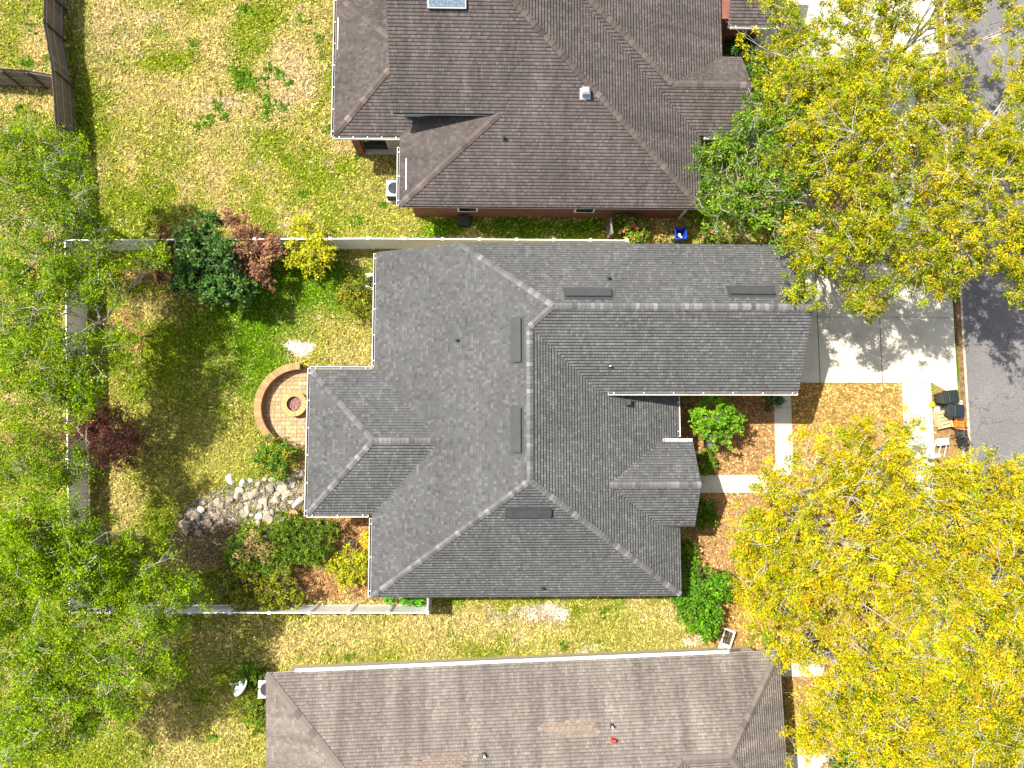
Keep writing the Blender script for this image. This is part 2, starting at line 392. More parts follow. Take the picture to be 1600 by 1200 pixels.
# driveway of the grey house, cut by joints into panels
drv = [(13.1, dS), (W(1456, 598)[0], dS), (gx-0.06, dS-0.75), (gx-0.06, dN+0.7), (W(1456, 598)[0], dN), (13.1, dN)]
sheet('driveway', drv, 0.03, 'concrete', thick=0.12)
jb = MB()
for jx in (W(1278, 520)[0], W(1375, 520)[0], W(1494, 520)[0]-0.06): jb.poly([(jx-0.018, dS, 0.034), (jx+0.018, dS, 0.034), (jx+0.018, dN, 0.034), (jx-0.018, dN, 0.034)])
for jy in (dS+3.4,): jb.poly([(13.1, jy-0.008, 0.0345), (gx-0.1, jy-0.008, 0.0345), (gx-0.1, jy+0.008, 0.0345), (13.1, jy+0.008, 0.0345)])
tag(jb.build('driveway_joints', 'joint'), kind='structure')
s0, s1 = W(1410, 620)[0], W(1455, 620)[0]
def slabs(name, x0, y0, x1, y1, n, mat, vert=True, z=0.03):
    b = MB()
    for k in range(n):
        g = 0.008
        if vert: ya, yb = y0+(y1-y0)*k/n, y0+(y1-y0)*(k+1)/n; b.prism([(x0, ya+g), (x1, ya+g), (x1, yb-g), (x0, yb-g)], z-0.1, z)
        else: xa, xb = x0+(x1-x0)*k/n, x0+(x1-x0)*(k+1)/n; b.prism([(xa+g, y0), (xb-g, y0), (xb-g, y1), (xa+g, y1)], z-0.1, z)
    o = b.build(name, mat); tag(o, kind='structure'); pave.append([(x0, y0), (x1, y0), (x1, y1), (x0, y1)])
slabs('sidewalk', s0, -40, s1, dS-0.02, 22, 'slab')
slabs('sidewalk', s0, dN+0.02, s1, 19.5, 6, 'slab')
w0, w1 = W(1210, 660)[0], W(1237, 660)[0]; wy0, wy1 = W(1150, 770)[1], W(1150, 742)[1]
slabs('front_path', w0, wy1+0.75, w1, 3.2, 4, 'slab')
slabs('front_path', 8.4, wy0, w0-0.75, wy1, 3, 'slab', vert=False)
bend = [(w0-0.76, wy0)] + [(w0-0.76+(w1-w0+0.76)*math.sin(t), wy1+0.74-(wy1+0.74-wy0)*math.cos(t)) for t in np.linspace(0.05, math.pi/2, 8)] + \
       [(w0, wy1+0.74)] + [(w0-0.75*(1-math.cos(t)), wy1+0.74-0.74*math.sin(t)) for t in np.linspace(0.2, math.pi/2, 5)]
sheet('front_path', ccw(bend), 0.03, 'slab', thick=0.1)
# neighbours' drives
hy1 = W(1400, 92)[1]; sheet('driveway', [(12.8, hy1), (gx-0.06, hy1), (gx-0.06, 27.5), (12.8, 27.5)], 0.03, 'concrete', thick=0.12)
pa = W(1237, 1057)[1]; pb = W(1237, 1036)[1]; sheet('side_path', [(13.3, pa), (W(1283, 1040)[0], pa), (W(1290, 1040)[0], pb), (13.3, pb)], 0.03, 'slab', thick=0.1)
pc = W(1240, 1180)[1]; sheet('driveway', [(13.3, pc-7), (gx-0.06, pc-7), (gx-0.06, pc), (13.3, pc)], 0.04, 'concrete', thick=0.12)

# ------------------------------------------------------------------ the ground sheet
LUSH = np.array((0.125, 0.255, 0.004)); GRN = np.array((0.235, 0.300, 0.014)); YEL = np.array((0.41, 0.385, 0.085))
TAN = np.array((0.56, 0.45, 0.185)); BARE = np.array((0.60, 0.47, 0.33)); MULCH = np.array((0.50, 0.31, 0.14)); MULD = np.array((0.155, 0.105, 0.070)); SAND = np.array((0.85, 0.80, 0.76))
GOLD = np.array((0.53, 0.345, 0.115))
# (photo x, y, radius x, radius y, what, weight)
blobs = [
 (455,115,30,50,'B',1.0), (170,45,50,50,'B',.45), (345,165,40,18,'B',.7), (440,165,25,14,'B',.6), (235,30,30,20,'B',.4),
 (160,120,35,120,'g',.45), (230,330,90,35,'g',.4), (340,780,60,25,'b',.35), (440,775,40,35,'b',.35), (520,270,60,30,'g',.3),
(376,118,9,8,'G',.8), (384,128,7,6,'G',.8), (372,135,8,6,'G',.8), (425,107,8,7,'G',.8), (434,112,5,5,'G',.8), (453,132,5,7,'G',.8), (412,129,7,5,'G',.8), (417,150,6,6,'G',.8), (418,165,7,6,'G',.8), (431,160,5,5,'G',.8), (442,168,7,5,'G',.8), (338,163,7,6,'G',.8), (340,172,6,6,'G',.8), (351,182,6,5,'G',.8), (308,195,6,6,'G',.8), (302,70,5,5,'G',.8), (402,142,5,5,'G',.8), (419,177,5,5,'G',.8), (475,300,6,6,'G',.8), (382,12,12,7,'G',.8), (600,45,5,12,'G',.8), (612,120,5,20,'G',.8), (545,1028,5,5,'G',.8), (500,130,8,8,'G',.8), (510,90,7,12,'G',.8),
 (170,60,45,80,'d',.5),(250,40,60,50,'d',.35),(450,110,60,80,'d',.7),(430,150,40,60,'d',.5),(350,170,60,50,'d',.4),(190,160,40,50,'d',.3),(300,240,90,70,'d',.3),
 (500,60,60,60,'g',.3),(390,70,40,50,'g',.55),(380,130,20,20,'g',.7),(385,160,18,12,'g',.5),(560,300,60,40,'y',.5),(430,20,60,30,'g',.35),(600,340,60,25,'y',.6),(240,200,50,30,'y',.4),
 (120,100,22,120,'g',.8),(150,200,40,90,'g',.3),(30,30,50,50,'g',.4),(50,60,25,25,'d',.6),(30,190,50,50,'g',.35),(40,160,40,10,'t',.5),
 (810,352,140,16,'G',1.0),(700,350,30,14,'G',.8),(1040,352,60,20,'t',.6),(1000,372,50,6,'y',.4),
 (440,450,120,60,'G',1.0),(380,520,90,70,'G',.8),(300,560,100,80,'g',.6),(500,520,50,40,'y',.6),(560,520,30,50,'y',.5),(545,470,40,30,'G',.3),(460,505,30,20,'t',.5),(468,537,16,11,'s',1.0),(455,550,24,10,'d',.6),(540,555,40,20,'d',.3),
 (500,560,40,14,'y',.3),(390,570,30,60,'G',.9),(330,640,60,60,'g',.3),(420,680,70,45,'y',.9),(360,700,60,50,'y',.8),(250,700,80,70,'y',.6),(330,740,40,30,'y',.7),(180,780,40,40,'t',.6),(200,520,30,30,'m',.7),(240,490,30,20,'t',.7),(230,430,40,20,'m',.5),
 (290,470,30,30,'m',.3),(90,420,25,30,'m',.4),(60,440,60,60,'d',.4),(40,630,60,25,'t',.8),(30,690,70,12,'m',.4),(90,600,40,30,'d',.4),(60,500,60,60,'y',.4),
 (345,850,60,35,'b',.6),(310,835,45,25,'b',.5),(320,865,60,40,'t',.4),(420,880,80,40,'b',.6),(460,900,60,50,'m',.9),(520,880,60,90,'m',1.0),(550,830,40,30,'m',1.0),(560,920,50,25,'m',.8),(500,870,40,14,'t',.5),(630,938,60,10,'d',.5),
 (560,990,110,30,'t',.5),(480,1000,60,30,'d',.5),(700,985,90,25,'t',.45),(640,1015,120,20,'y',.5),(860,955,35,10,'s',.45),(820,960,60,18,'B',.6),(830,985,60,20,'t',.6),(960,975,60,25,'y',.9),(1000,1000,80,25,'y',.7),(940,955,40,14,'g',.3),(690,950,30,14,'g',.4),(1085,1004,14,8,'s',.5),(915,1015,20,7,'s',.35),(850,1020,70,20,'y',.4),(1100,1010,60,16,'o',.3),
 (380,1000,80,50,'t',.4),(300,1160,90,60,'t',.45),(250,1120,40,50,'t',.3),(380,1190,40,40,'y',.8),(350,1140,30,40,'y',.4),(150,1180,60,30,'g',.5),(60,1180,80,30,'g',.5),(200,1040,60,60,'g',.3),(100,1010,60,50,'g',.2),
 (1130,680,90,62,'m',1.0),(1090,650,40,40,'m',1.0),(1170,640,60,40,'m',1.0),(1185,700,40,40,'m',1.0),(1200,720,20,25,'m',.6),(1120,850,35,90,'m',1.0),(1110,900,40,70,'m',.9),(1160,790,30,30,'m',.8),
 (1145,850,10,55,'B',.9),(1180,880,50,90,'o',.7),(1190,960,60,60,'o',.8),(1160,990,60,25,'o',.9),(1185,995,24,12,'B',.7),(1320,630,90,42,'o',1.1),(1280,680,60,40,'o',1.0),(1380,650,50,40,'o',1.0),(1250,640,30,50,'o',.8),
 (1478,680,22,110,'m',.8),(1500,770,30,90,'o',.6),(1350,780,150,120,'o',.6),(1350,1000,200,180,'o',.55),(1255,1050,20,25,'m',.7),(1340,1195,60,14,'m',.5),(1270,300,80,80,'m',.5),(1130,365,60,16,'t',.8),(1200,60,40,60,'m',.6),
 (1350,300,150,160,'o',.3),
]
SWc = W(108, 957.5, 1.83)
KW = {'G': 0, 'g': 1, 'Y': 2, 'y': 2, 't': 3, 'd': 3, 'B': 4, 'm': 5, 'b': 6, 's': 7, 'o': 8}
PAL = np.array([LUSH, GRN, YEL, TAN, BARE, MULCH, MULD*1.6, SAND, GOLD])
BL = [(*W(a, b), c/31.0, d/31.0, KW[k], wt) for a, b, c, d, k, wt in blobs]
def ground_color(x, y, r):
    n1 = N1(x, y, 0.45)*0.5+N2(x, y, 1.1)*0.3+N3(x, y, 3.1)*0.2
    n2 = N4(x, y, 0.7)*0.6+N1(x, y, 2.7)*0.4
    wts = np.zeros((len(x), 9))
    wts[:, 2] = 0.42+0.5*np.clip(1-np.abs(n1-0.5)*5, 0, 1)
    wts[:, 1] = np.clip((0.505-n1)*6, 0, 1.3)
    wts[:, 3] = np.clip((n1-0.52)*7, 0, 1.3)
    wts[:, 0] = np.clip((0.33-n2)*7, 0, 0.9)
    wts[:, 4] = np.clip((n2-0.70)*6, 0, 0.8)
    x_ = x+(N3(x, y, 1.3)-0.5)*0.9; y_ = y+(N4(x, y, 1.3)-0.5)*0.9
    for bx, by, rx, ry, k, wt in BL:
        d2 = ((x_-bx)/rx)**2+((y_-by)/ry)**2
        wts[:, k] += wt*2.6*np.exp(-d2**2*0.8)
        if k in (5, 6) and -9 < by < 1 and bx < -3: wts[:, k] *= (y > SWc[1]+0.1)
        if k in (5, 7, 8, 6): wts[:, :5] *= (1-0.9*min(1, wt)*np.exp(-d2**2*0.8))[:, None]
    wts = wts**1.5; wts /= wts.sum(1, keepdims=True)
    # each blade or bit of straw picks a neighbouring tone
    if r > 0:
        j = wts*np.exp(rng.normal(0, r, wts.shape)); j = j**2; wts = j/j.sum(1, keepdims=True)
    return wts @ PAL
gx_ = np.concatenate(([-400, -200, -90, -50], np.arange(-30, 36, 0.14), [50, 90, 200, 400]))
gy_ = np.concatenate(([-400, -200, -90, -40], np.arange(-22, 30, 0.14), [50, 90, 200, 400]))
GX, GY = np.meshgrid(gx_, gy_); nx, ny = len(gx_), len(gy_)
gz = (N2(GX, GY, 0.9)-0.5)*0.03-0.03
Vg = np.stack([GX.ravel(), GY.ravel(), gz.ravel()], 1)
ii, jj = np.meshgrid(np.arange(nx-1), np.arange(ny-1)); a_ = (jj*nx+ii).ravel()
Fg = np.stack([a_, a_+1, a_+1+nx, a_+nx], 1)
cg = ground_color(Vg[Fg].mean(1)[:, 0], Vg[Fg].mean(1)[:, 1], 0.25)*0.66
xf, yf = Vg[Fg].mean(1)[:, 0], Vg[Fg].mean(1)[:, 1]; far = (xf < -30) | (xf > 36) | (yf < -22) | (yf > 30); cg[far] = cg[~far].mean(0)
tag(np_mesh('lawn', Vg, Fg, cg, 'ground'), kind='structure')

# ------------------------------------------------------------------ roofs
def zof(pl): 
    a, b, c = pl; return lambda x, y: a*x+b*y+c
def plane_x(xe, s, ze=2.9): return (s, 0.0, ze-s*xe)      # rises towards +x for s > 0
def plane_y(ye, s, ze=2.9): return (0.0, s, ze-s*ye)
def roof(parent, planes, mat, th=0.16, name='roof'):
    """planes: list of (plane, [(x, y)...]); slabs with uv in metres along the slope"""
    b = MB()
    for pl, pts in planes:
        pts = ccw(pts); z = zof(pl); a, c = pl[0], pl[1]; g = math.hypot(a, c)
        up = Vector((a/g, c/g, g)); up.normalize(); al = Vector((c/g, -a/g, 0)); ox, oy = rng.random(2)*50
        P = [(x, y, z(x, y)) for x, y in pts]
        uv = [(Vector(p).dot(al)+ox, Vector(p).dot(up)+oy) for p in P]
        b.poly(P, uv)
        L = [(x, y, q-th) for x, y, q in P]; b.poly(L[::-1])
    return b.build(name, mat, parent)
def eave_board(parent, pts3, h=0.17, t=0.03, mat='trim', name='fascia'):
    """boards under open roof edges; pts3 = list of (p, q) pairs"""
    b = MB()
    for p, q in pts3:
        p = Vector(p); q = Vector(q); d = (q-p).normalized(); n = Vector((-d.y, d.x, 0)).normalized()*t*0.5
        A = [v-n*0.4-Vector((0, 0, dz_)) for v, dz_ in ((p, 0.163), (q, 0.163), (q, h+0.05), (p, h+0.05))]
        B = [v+n for v in A]
        b.poly([B[0], B[3], B[2], B[1]]); b.poly(A); b.poly([A[0], B[0], B[1], A[1]]); b.poly([A[3], A[2], B[2], B[3]])
        b.poly([A[0], A[3], B[3], B[0]]); b.poly([A[1], B[1], B[2], A[2]])
    return b.build(name, mat, parent)
def caps(parent, lines, zfs, base, var, wid=0.30, step=0.19, light=0.18, name='ridge_cap'):
    """overlapping cap shingles bent over each ridge or hip; zfs = (plane on the left, plane on the right)"""
    b = MB()
    for (p, q), (pa_, pb_) in zip(lines, zfs):
        za, zb = zof(pa_), zof(pb_); p = Vector((*p, za(*p))); q = Vector((*q, za(*q)))
        L = (q-p).length; d2 = Vector(((q-p).x, (q-p).y, 0)).normalized(); nl = Vector((-d2.y, d2.x, 0))*wid/2
        n = max(1, int(L/step)); 
        for k in range(n):
            a = p+(q-p)*(k/n); e = p+(q-p)*(min(1, (k+1.12)/n))
            f = rng.random(); m_ = 1+rng.normal(0, var)
            if f < light: m_ *= 1.45
            elif f > 0.90: m_ *= 0.72
            b.cc = tuple(c*max(m_, 0.4) for c in base)
            up = 0.045; lo = 0.020
            al = a+nl; ar = a-nl; el = e+nl; er = e-nl
            A = [Vector((al.x, al.y, za(al.x, al.y)+up)), Vector((a.x, a.y, a.z+up+0.015)), Vector((ar.x, ar.y, zb(ar.x, ar.y)+up))]
            E_ = [Vector((el.x, el.y, za(el.x, el.y)+lo)), Vector((e.x, e.y, e.z+lo+0.015)), Vector((er.x, er.y, zb(er.x, er.y)+lo))]
            b.poly([A[0], A[1], E_[1], E_[0]]); b.poly([A[1], A[2], E_[2], E_[1]])
            dn = Vector((0, 0, -up)); b.poly([A[0]+dn, A[1]+dn, A[1], A[0]]); b.poly([A[1]+dn, A[2]+dn, A[2], A[1]])
            b.poly([A[0], E_[0], E_[0]+dn, A[0]+dn]); b.poly([E_[2], A[2], A[2]+dn, E_[2]+dn])
    return b.build(name, 'cap', parent)
def gutter(parent, p, q, z, out, sp=1.25, w_=0.12, inside='gutter_in'):
    """open channel along an eave from p to q (xy), out = unit xy pointing away from the house"""
    p = Vector((*p, z)); q = Vector((*q, z)); o = Vector((*out, 0)); d = (q-p).normalized(); L = (q-p).length
    def bar(b, c0, c1, off, dz, wd, h):
        A = p+d*c0+o*(off)+Vector((0, 0, dz)); B = p+d*c1+o*off+Vector((0, 0, dz)); 
        b.prism(ccw([(A.x, A.y), (B.x, B.y), (B.x+o.x*wd, B.y+o.y*wd), (A.x+o.x*wd, A.y+o.y*wd)]), A.z, A.z+h)
    b = MB(); bar(b, 0, L, w_-0.028, -0.13, 0.028, 0.13); bar(b, 0, L, 0.004, -0.13, 0.012, 0.10)
    bar(b, 0, 0.02, 0.016, -0.13, w_-0.045, 0.125); bar(b, L-0.02, L, 0.016, -0.13, w_-0.045, 0.125)
    g = b.build('gutter', 'trim', parent)
    b = MB(); bar(b, 0.021, L-0.021, 0.017, -0.125, w_-0.047, 0.03); b.build('leaf_litter' if inside == 'gutter_in' else 'gutter_floor', inside, g)
    n = max(1, int(L/sp))
    for k in range(n+1):
        c = 0.25+(L-0.5)*k/n; b = MB(); bar(b, c-0.022, c+0.022, -0.01, 0.002, w_+0.006, 0.012); b.build('gutter_hanger', 'trim', g)
    return g
def slope_box(pl, c, du, dv, hz, b, along='u', lift=0.0, inset=0.0):
    """a low box lying on roof plane pl, centred at xy c; du along eave, dv up the slope"""
    z = zof(pl); a, e = pl[0], pl[1]; g = math.hypot(a, e); up = Vector((a/g, e/g, g)).normalized(); al = Vector((e/g, -a/g, 0)); nn = al.cross(up)
    if nn.z < 0: nn = -nn
    R = Matrix((al, up, nn)).transposed(); cc = Vector((c[0], c[1], z(*c)))+nn*(hz/2+lift)
    b.box(cc, (du, dv, hz), mat=R); return R, cc, nn, up
def ridge_vent(roof_o, pl, px, py, length, horizontal=True):
    # find the xy on the plane seen at that pixel
    x, y = W(px, py, 4.5)
    for _ in range(12): x, y = W(px, py, zof(pl)(x, y))
    b = MB(); du = length; R, cc, nn, up = slope_box(pl, (x, y), du, 0.42, 0.11, b)
    b.box(cc+up*0.03+nn*0.06, (du+0.04, 0.36, 0.02), mat=R)
    b.box(cc-nn*0.045, (du+0.22, 0.62, 0.012), mat=R)
    v = b.build('roof_vent', 'metal_dark', roof_o)
    s = MB()
    for k in range(9): s.box(cc-up*0.212+R @ Vector((-du/2+du*(k+0.5)/9, 0, 0)), (du/9*0.8, 0.006, 0.05), mat=R)
    s.build('louvre', 'black', v); return v
def pipe(roof_o, pl, px, py, r=0.05, h=0.30, mat='black', boot='metal_dark', name='vent_pipe'):
    x, y = W(px, py, 4.5)
    for _ in range(12): x, y = W(px, py, zof(pl)(x, y)+h*0.5)
    z = zof(pl)(x, y); b = MB().tube((x, y, z-0.05), (x, y, z+h), r, r, 10)
    o = b.build(name, mat, roof_o)
    k = MB(); slope_box(pl, (x, y), 0.2, 0.2, 0.008, k); k.tube((x, y, z), (x, y, z+h*0.4), r*1.9, r*1.15, 10); k.build('flashing', boot, roof_o); return o
def walls(parent, polys, mat, name='wall'):
    b = MB()
    for pts, z0, z1 in polys: b.prism(ccw(pts), z0, z1)
    return b.build(name, mat, parent)
def R4(x0, y0, x1, y1): return [(x0, y0), (x1, y0), (x1, y1), (x0, y1)]
foot = []                                               # house footprints

# ---- grey house
H1 = thing('house', (1.6, 1.5, 0), 'single storey house with a charcoal grey shingle roof in the middle of the picture', 'house')
PW, PE, PS = plane_x(-5.46, 0.44), (-0.44, 0.0, 2.9+0.44*8.70), plane_y(-6.5, 0.583)
zr_ = zof(PW)(2.6, 0)
PGS = plane_y(2.68, (zr_-4.6)/(6.22-2.68), 4.6); PGN = (0.0, -(zr_-zof(PW)(-1.53, 0))/(9.45-6.22), zof(PW)(-1.53, 0)+(zr_-zof(PW)(-1.53, 0))/(9.45-6.22)*9.45)
zw = zof(PW)(-2.27, 0)
PWN = (0.0, -(zw-2.9)/(3.9-0.56), 2.9+(zw-2.9)/(3.9-0.56)*3.9); PWS = plane_y(-2.79, (zw-2.9)/(0.56+2.79)); PWW = plane_x(-8.42, (zw-2.9)/(8.42-5.25))
ze_, zp_ = 3.31, zof(PE)(5.15, 0)
PEN = (0.0, -(zp_-ze_)/1.93, ze_+(zp_-ze_)/1.93*0.53); PES = plane_y(-3.34, (zp_-ze_)/1.94, ze_)
vy = 2.68+(zof(PE)(1.62, 0)-4.6)/PGS[1]; vx = 8.70-(4.6-2.9)/0.44
r1 = roof(H1, [
 (PW, [(-5.46, -6.5), (1.62, -1.15), (1.62, vy), (2.6, 6.22), (-1.53, 9.45), (-5.46, 9.45), (-5.46, 3.9), (-2.27, 0.56), (-5.46, -2.79)]),
 (PS, [(-5.46, -6.5), (8.70, -6.5), (1.62, -1.15)]),
 (PE, [(1.62, -1.15), (8.70, -6.5), (8.70, 3.1), (8.7-(zof(PGS)(0, 3.1)-2.9)/0.44, 3.1), (1.62, vy)]),
 (PGS, [(vx, 2.68), (13.75, 2.68), (13.75, 6.22), (2.6, 6.22), (1.62, vy)]),
 (PGN, [(-1.53, 9.45), (2.6, 6.22), (13.75, 6.22), (13.75, 9.45)]),
 (PWW, [(-8.42, 3.9), (-8.42, -2.79), (-5.25, 0.56)]),
 (PWN, [(-8.42, 3.9), (-5.25, 0.56), (-2.27, 0.56), (-5.46, 3.9)]),
 (PWS, [(-8.42, -2.79), (-5.46, -2.79), (-2.27, 0.56), (-5.25, 0.56)]),
 (PEN, [(5.15, -1.4), (9.30, -1.4), (9.28, 0.53), (7.76, 0.53)]),
 (PES, [(5.15, -1.4), (7.76, -3.34), (9.28, -3.34), (9.30, -1.4)]),
], 'roof_grey')
gc = (0.134, 0.134, 0.132)
caps(r1, [((-5.40, -6.45), (1.62, -1.15)), ((8.64, -6.45), (1.62, -1.15)), ((1.62, -1.1), (1.62, vy)), ((1.62, vy), (2.6, 6.22)),
          ((-1.45, 9.38), (2.6, 6.22)), ((13.75, 6.22), (2.65, 6.22)), ((-8.36, 3.83), (-5.25, 0.56)), ((-8.36, -2.72), (-5.25, 0.56)),
          ((-2.3, 0.56), (-5.2, 0.56)), ((9.29, -1.4), (5.2, -1.4))],
     [(PW, PS), (PS, PE), (PW, PE), (PW, PGS), (PGN, PW), (PGS, PGN), (PWN, PWW), (PWW, PWS), (PWS, PWN), (PES, PEN)], gc, 0.10, light=0.18, wid=0.27)
e = 2.9
z3 = lambda pl, x, y: (x, y, zof(pl)(x, y))
eave_board(r1, [((-5.46, -6.5, e), (8.7, -6.5, e)), ((8.7, -6.5, e), (8.7, 3.1, e)), ((-5.46, 3.9, e), (-8.42, 3.9, e)), ((-8.42, 3.9, e), (-8.42, -2.79, e)),
 ((-8.42, -2.79, e), (-5.46, -2.79, e)), ((-5.46, -2.79, e), (-5.46, -6.5, e)), ((-5.46, 9.45, e), (-5.46, 3.9, e)),
 (z3(PW, -1.53, 9.45), z3(PW, -5.46, 9.45)), ((13.75, 9.45, zof(PGN)(0, 9.45)), (-1.53, 9.45, zof(PGN)(0, 9.45))),
 ((vx, 2.68, 4.6), (13.75, 2.68, 4.6)), ((13.75, 2.68, 4.6), z3(PGS, 13.75, 6.22)), (z3(PGS, 13.75, 6.22), (13.75, 9.45, zof(PGN)(0, 9.45))),
 ((9.28, -3.34, ze_), (9.30, -1.4, zp_)), ((9.30, -1.4, zp_), (9.28, 0.53, ze_)), ((9.28, 0.53, ze_), (7.76, 0.53, ze_)), ((7.76, -3.34, ze_), (9.28, -3.34, ze_))])
gutter(H1, (-5.46, 9.40), (-5.46, 4.05), e-0.01, (-1, 0)); gutter(H1, (-5.60, 3.9), (-8.42, 3.9), e-0.01, (0, 1))
gutter(H1, (-8.42, 3.95), (-8.42, -2.85), e-0.01, (-1, 0)); gutter(H1, (-8.42, -2.79), (-5.62, -2.79), e-0.01, (0, -1))
gutter(H1, (-5.46, -2.95), (-5.46, -6.45), e-0.01, (-1, 0)); gutter(H1, (vx+0.35, 2.68), (13.72, 2.68), 4.59, (0, -1), 1.27)
gutter(H1, (8.7, 2.62), (8.7, 0.75), e-0.01, (1, 0)); gutter(H1, (7.9, 0.53), (9.26, 0.53), ze_-0.01, (0, 1), 0.6, 0.13, 'white')
for pl, px, py, ln in ((PW, 808, 532, 1.85), (PW, 808, 672, 1.85), (PGN, 919, 459, 1.9), (PGN, 1174, 456, 1.9), (PS, 827, 801, 1.85)): ridge_vent(r1, pl, px, py, ln)
pipe(r1, PW, 714, 531, 0.045, 0.25); pipe(r1, PGN, 952, 434, 0.045, 0.25); pipe(r1, PGS, 953, 572, 0.04, 0.28, 'metal_white'); pipe(r1, PS, 848, 920, 0.045, 0.22)
# stubby square cap vent on the east slope
x, y = W(981, 629, 4.0); k = MB(); slope_box(PE, (x, y), 0.36, 0.36, 0.012, k); z = zof(PE)(x, y); k.box((x, y, z+0.12), (0.13, 0.16, 0.2)); k.taper((x, y, z+0.21), (0.26, 0.30), (0.17, 0.22), 0.07); k.build('vent_hood', 'metal_dark', r1)
walls(H1, [(R4(-5.0, -6.05, 8.25, 9.0), 0, 2.74), (R4(-7.97, -2.34, -5.0, 3.45), 0, 2.74), (R4(-1.0, 3.1, 13.25, 9.0), 2.74, 4.42), (R4(8.25, 3.1, 13.25, 9.0), 0, 2.74)], 'stucco')
b = MB()
zg = zof(PGN)(0, 9.0)
for pts in ([(13.25, 3.1, 4.42), (13.25, 9.0, 4.42), (13.25, 9.0, zg-0.17), (13.25, 6.22, zr_-0.17), (13.25, 3.1, zof(PGS)(0, 3.1)-0.17)],): b.poly(pts); b.poly([(x-0.15, y, z) for x, y, z in pts[::-1]])
b.build('gable', 'stucco', H1); b = MB()
b.poly([(-5.0, 9.0, 2.74), (-5.0, 9.0, zof(PW)(-5.0, 0)-0.17), (-1.0, 9.0, zof(PW)(-1.0, 0)-0.3), (-1.0, 9.0, 2.74)]); b.poly([(-5.0, 8.85, 2.74), (-1.0, 8.85, 2.74), (-1.0, 8.85, zof(PW)(-1.0, 0)-0.3), (-5.0, 8.85, zof(PW)(-5.0, 0)-0.17)])
b.build('gable', 'stucco', H1); b = MB()
b.poly([(8.9, -2.95, ze_-0.1), (8.9, 0.15, ze_-0.1), (8.9, -1.4, zp_-0.2)])
b.build('gable', 'stucco', H1)
for yy in (-2.95, 0.15): MB().box((9.0, yy, 1.6), (0.3, 0.3, 3.2)).build('porch_post', 'trim', H1)
for yy in (4.65, 7.6):
    dr = MB(); dr.box((13.27, yy, 1.1), (0.06, 2.5, 2.15)); d_ = dr.build('garage_door', 'trim', H1)
    gp = MB()
    for r_ in range(4):
        for c_ in range(4): gp.box((13.305, yy-0.93+c_*0.62, 0.32+r_*0.52), (0.02, 0.5, 0.38))
    gp.build('door_panel', 'white', d_)
dd = MB().box((8.28, -1.4, 1.05), (0.06, 1.0, 2.1)).build('front_door', 'wood_tan', H1)
MB().tube((8.34, -1.05, 1.0), (8.36, -1.05, 1.0), 0.035, n=10).build('handle', 'metal_light', dd)
for yy in (-5.0, 1.6):
    wf = MB().box((8.27, yy, 1.5), (0.06, 1.5, 1.3)).build('window', 'trim', H1); MB().box((8.305, yy, 1.5), (0.02, 1.36, 1.16)).build('pane', 'glass', wf)
for xx in (-2.5, 1.5, 5.5):
    wf = MB().box((xx, -6.07, 1.6), (1.2, 0.06, 1.1)).build('window', 'trim', H1); MB().box((xx, -6.105, 1.6), (1.06, 0.02, 0.96)).build('pane', 'glass', wf)
wf = MB().box((-8.0, 0.5, 1.1), (0.06, 2.4, 2.1)).build('window', 'trim', H1); MB().box((-8.035, 0.5, 1.1), (0.02, 2.24, 1.94)).build('pane', 'glass', wf)
b = MB(); x, y = 9.22, 0.40; b.box((12.75, 3.05, 2.2), (0.08, 0.07, 4.3)); b.build('downspout', 'trim', H1); b = MB(); b.box((-5.05, -6.1, 1.4), (0.07, 0.08, 2.7)); b.build('downspout', 'trim', H1)
foot += [R4(-5.0, -6.05, 8.25, 9.0), R4(-8.0, -2.4, -5.0, 3.5), R4(-1, 3.1, 13.3, 9.0)]

# ---- brown house to the north
H2 = thing('house', (3.0, 18.0, 0), 'red brick house with a weathered brown shingle roof behind the white vinyl fence', 'house')
s2 = 0.44
QS = plane_y(11.70, s2); QW = plane_x(-4.42, 0.355); QE = (-0.39, 0.0, 2.9+0.39*10.08); QS2 = plane_y(15.28, 0.435); QE2 = (-0.345, 0.0, 2.9+0.345*11.30)
hx = (2.9+s2*(15.52-11.70)-2.9)/0.355-4.42
def SEhip(y): return 10.08-(zof(QS)(0, y)-2.9)/0.39
RY = 21.6; zrg = zof(QS)(0, RY)
QPN = (0.0, -0.49, zof(QS2)(0, 17.45)+0.49*17.45)
QN = (0.0, -s2, zrg+s2*RY)
VW = plane_x(-7.58, 0.42); VS = plane_y(15.10, 0.42); VN_ = (0.0, -0.42, 2.9+0.42*22.2)
ry = (15.10+22.2)/2; rx = -7.58+(ry-15.10)
def val(y): return 10.08-(zof(QS2)(0, y)-2.9)/0.39      # valley between the east slope and the second south slope
def hip2(y): return 11.30-(zof(QS2)(0, y)-2.9)/0.345
xA = val(RY+0.6)
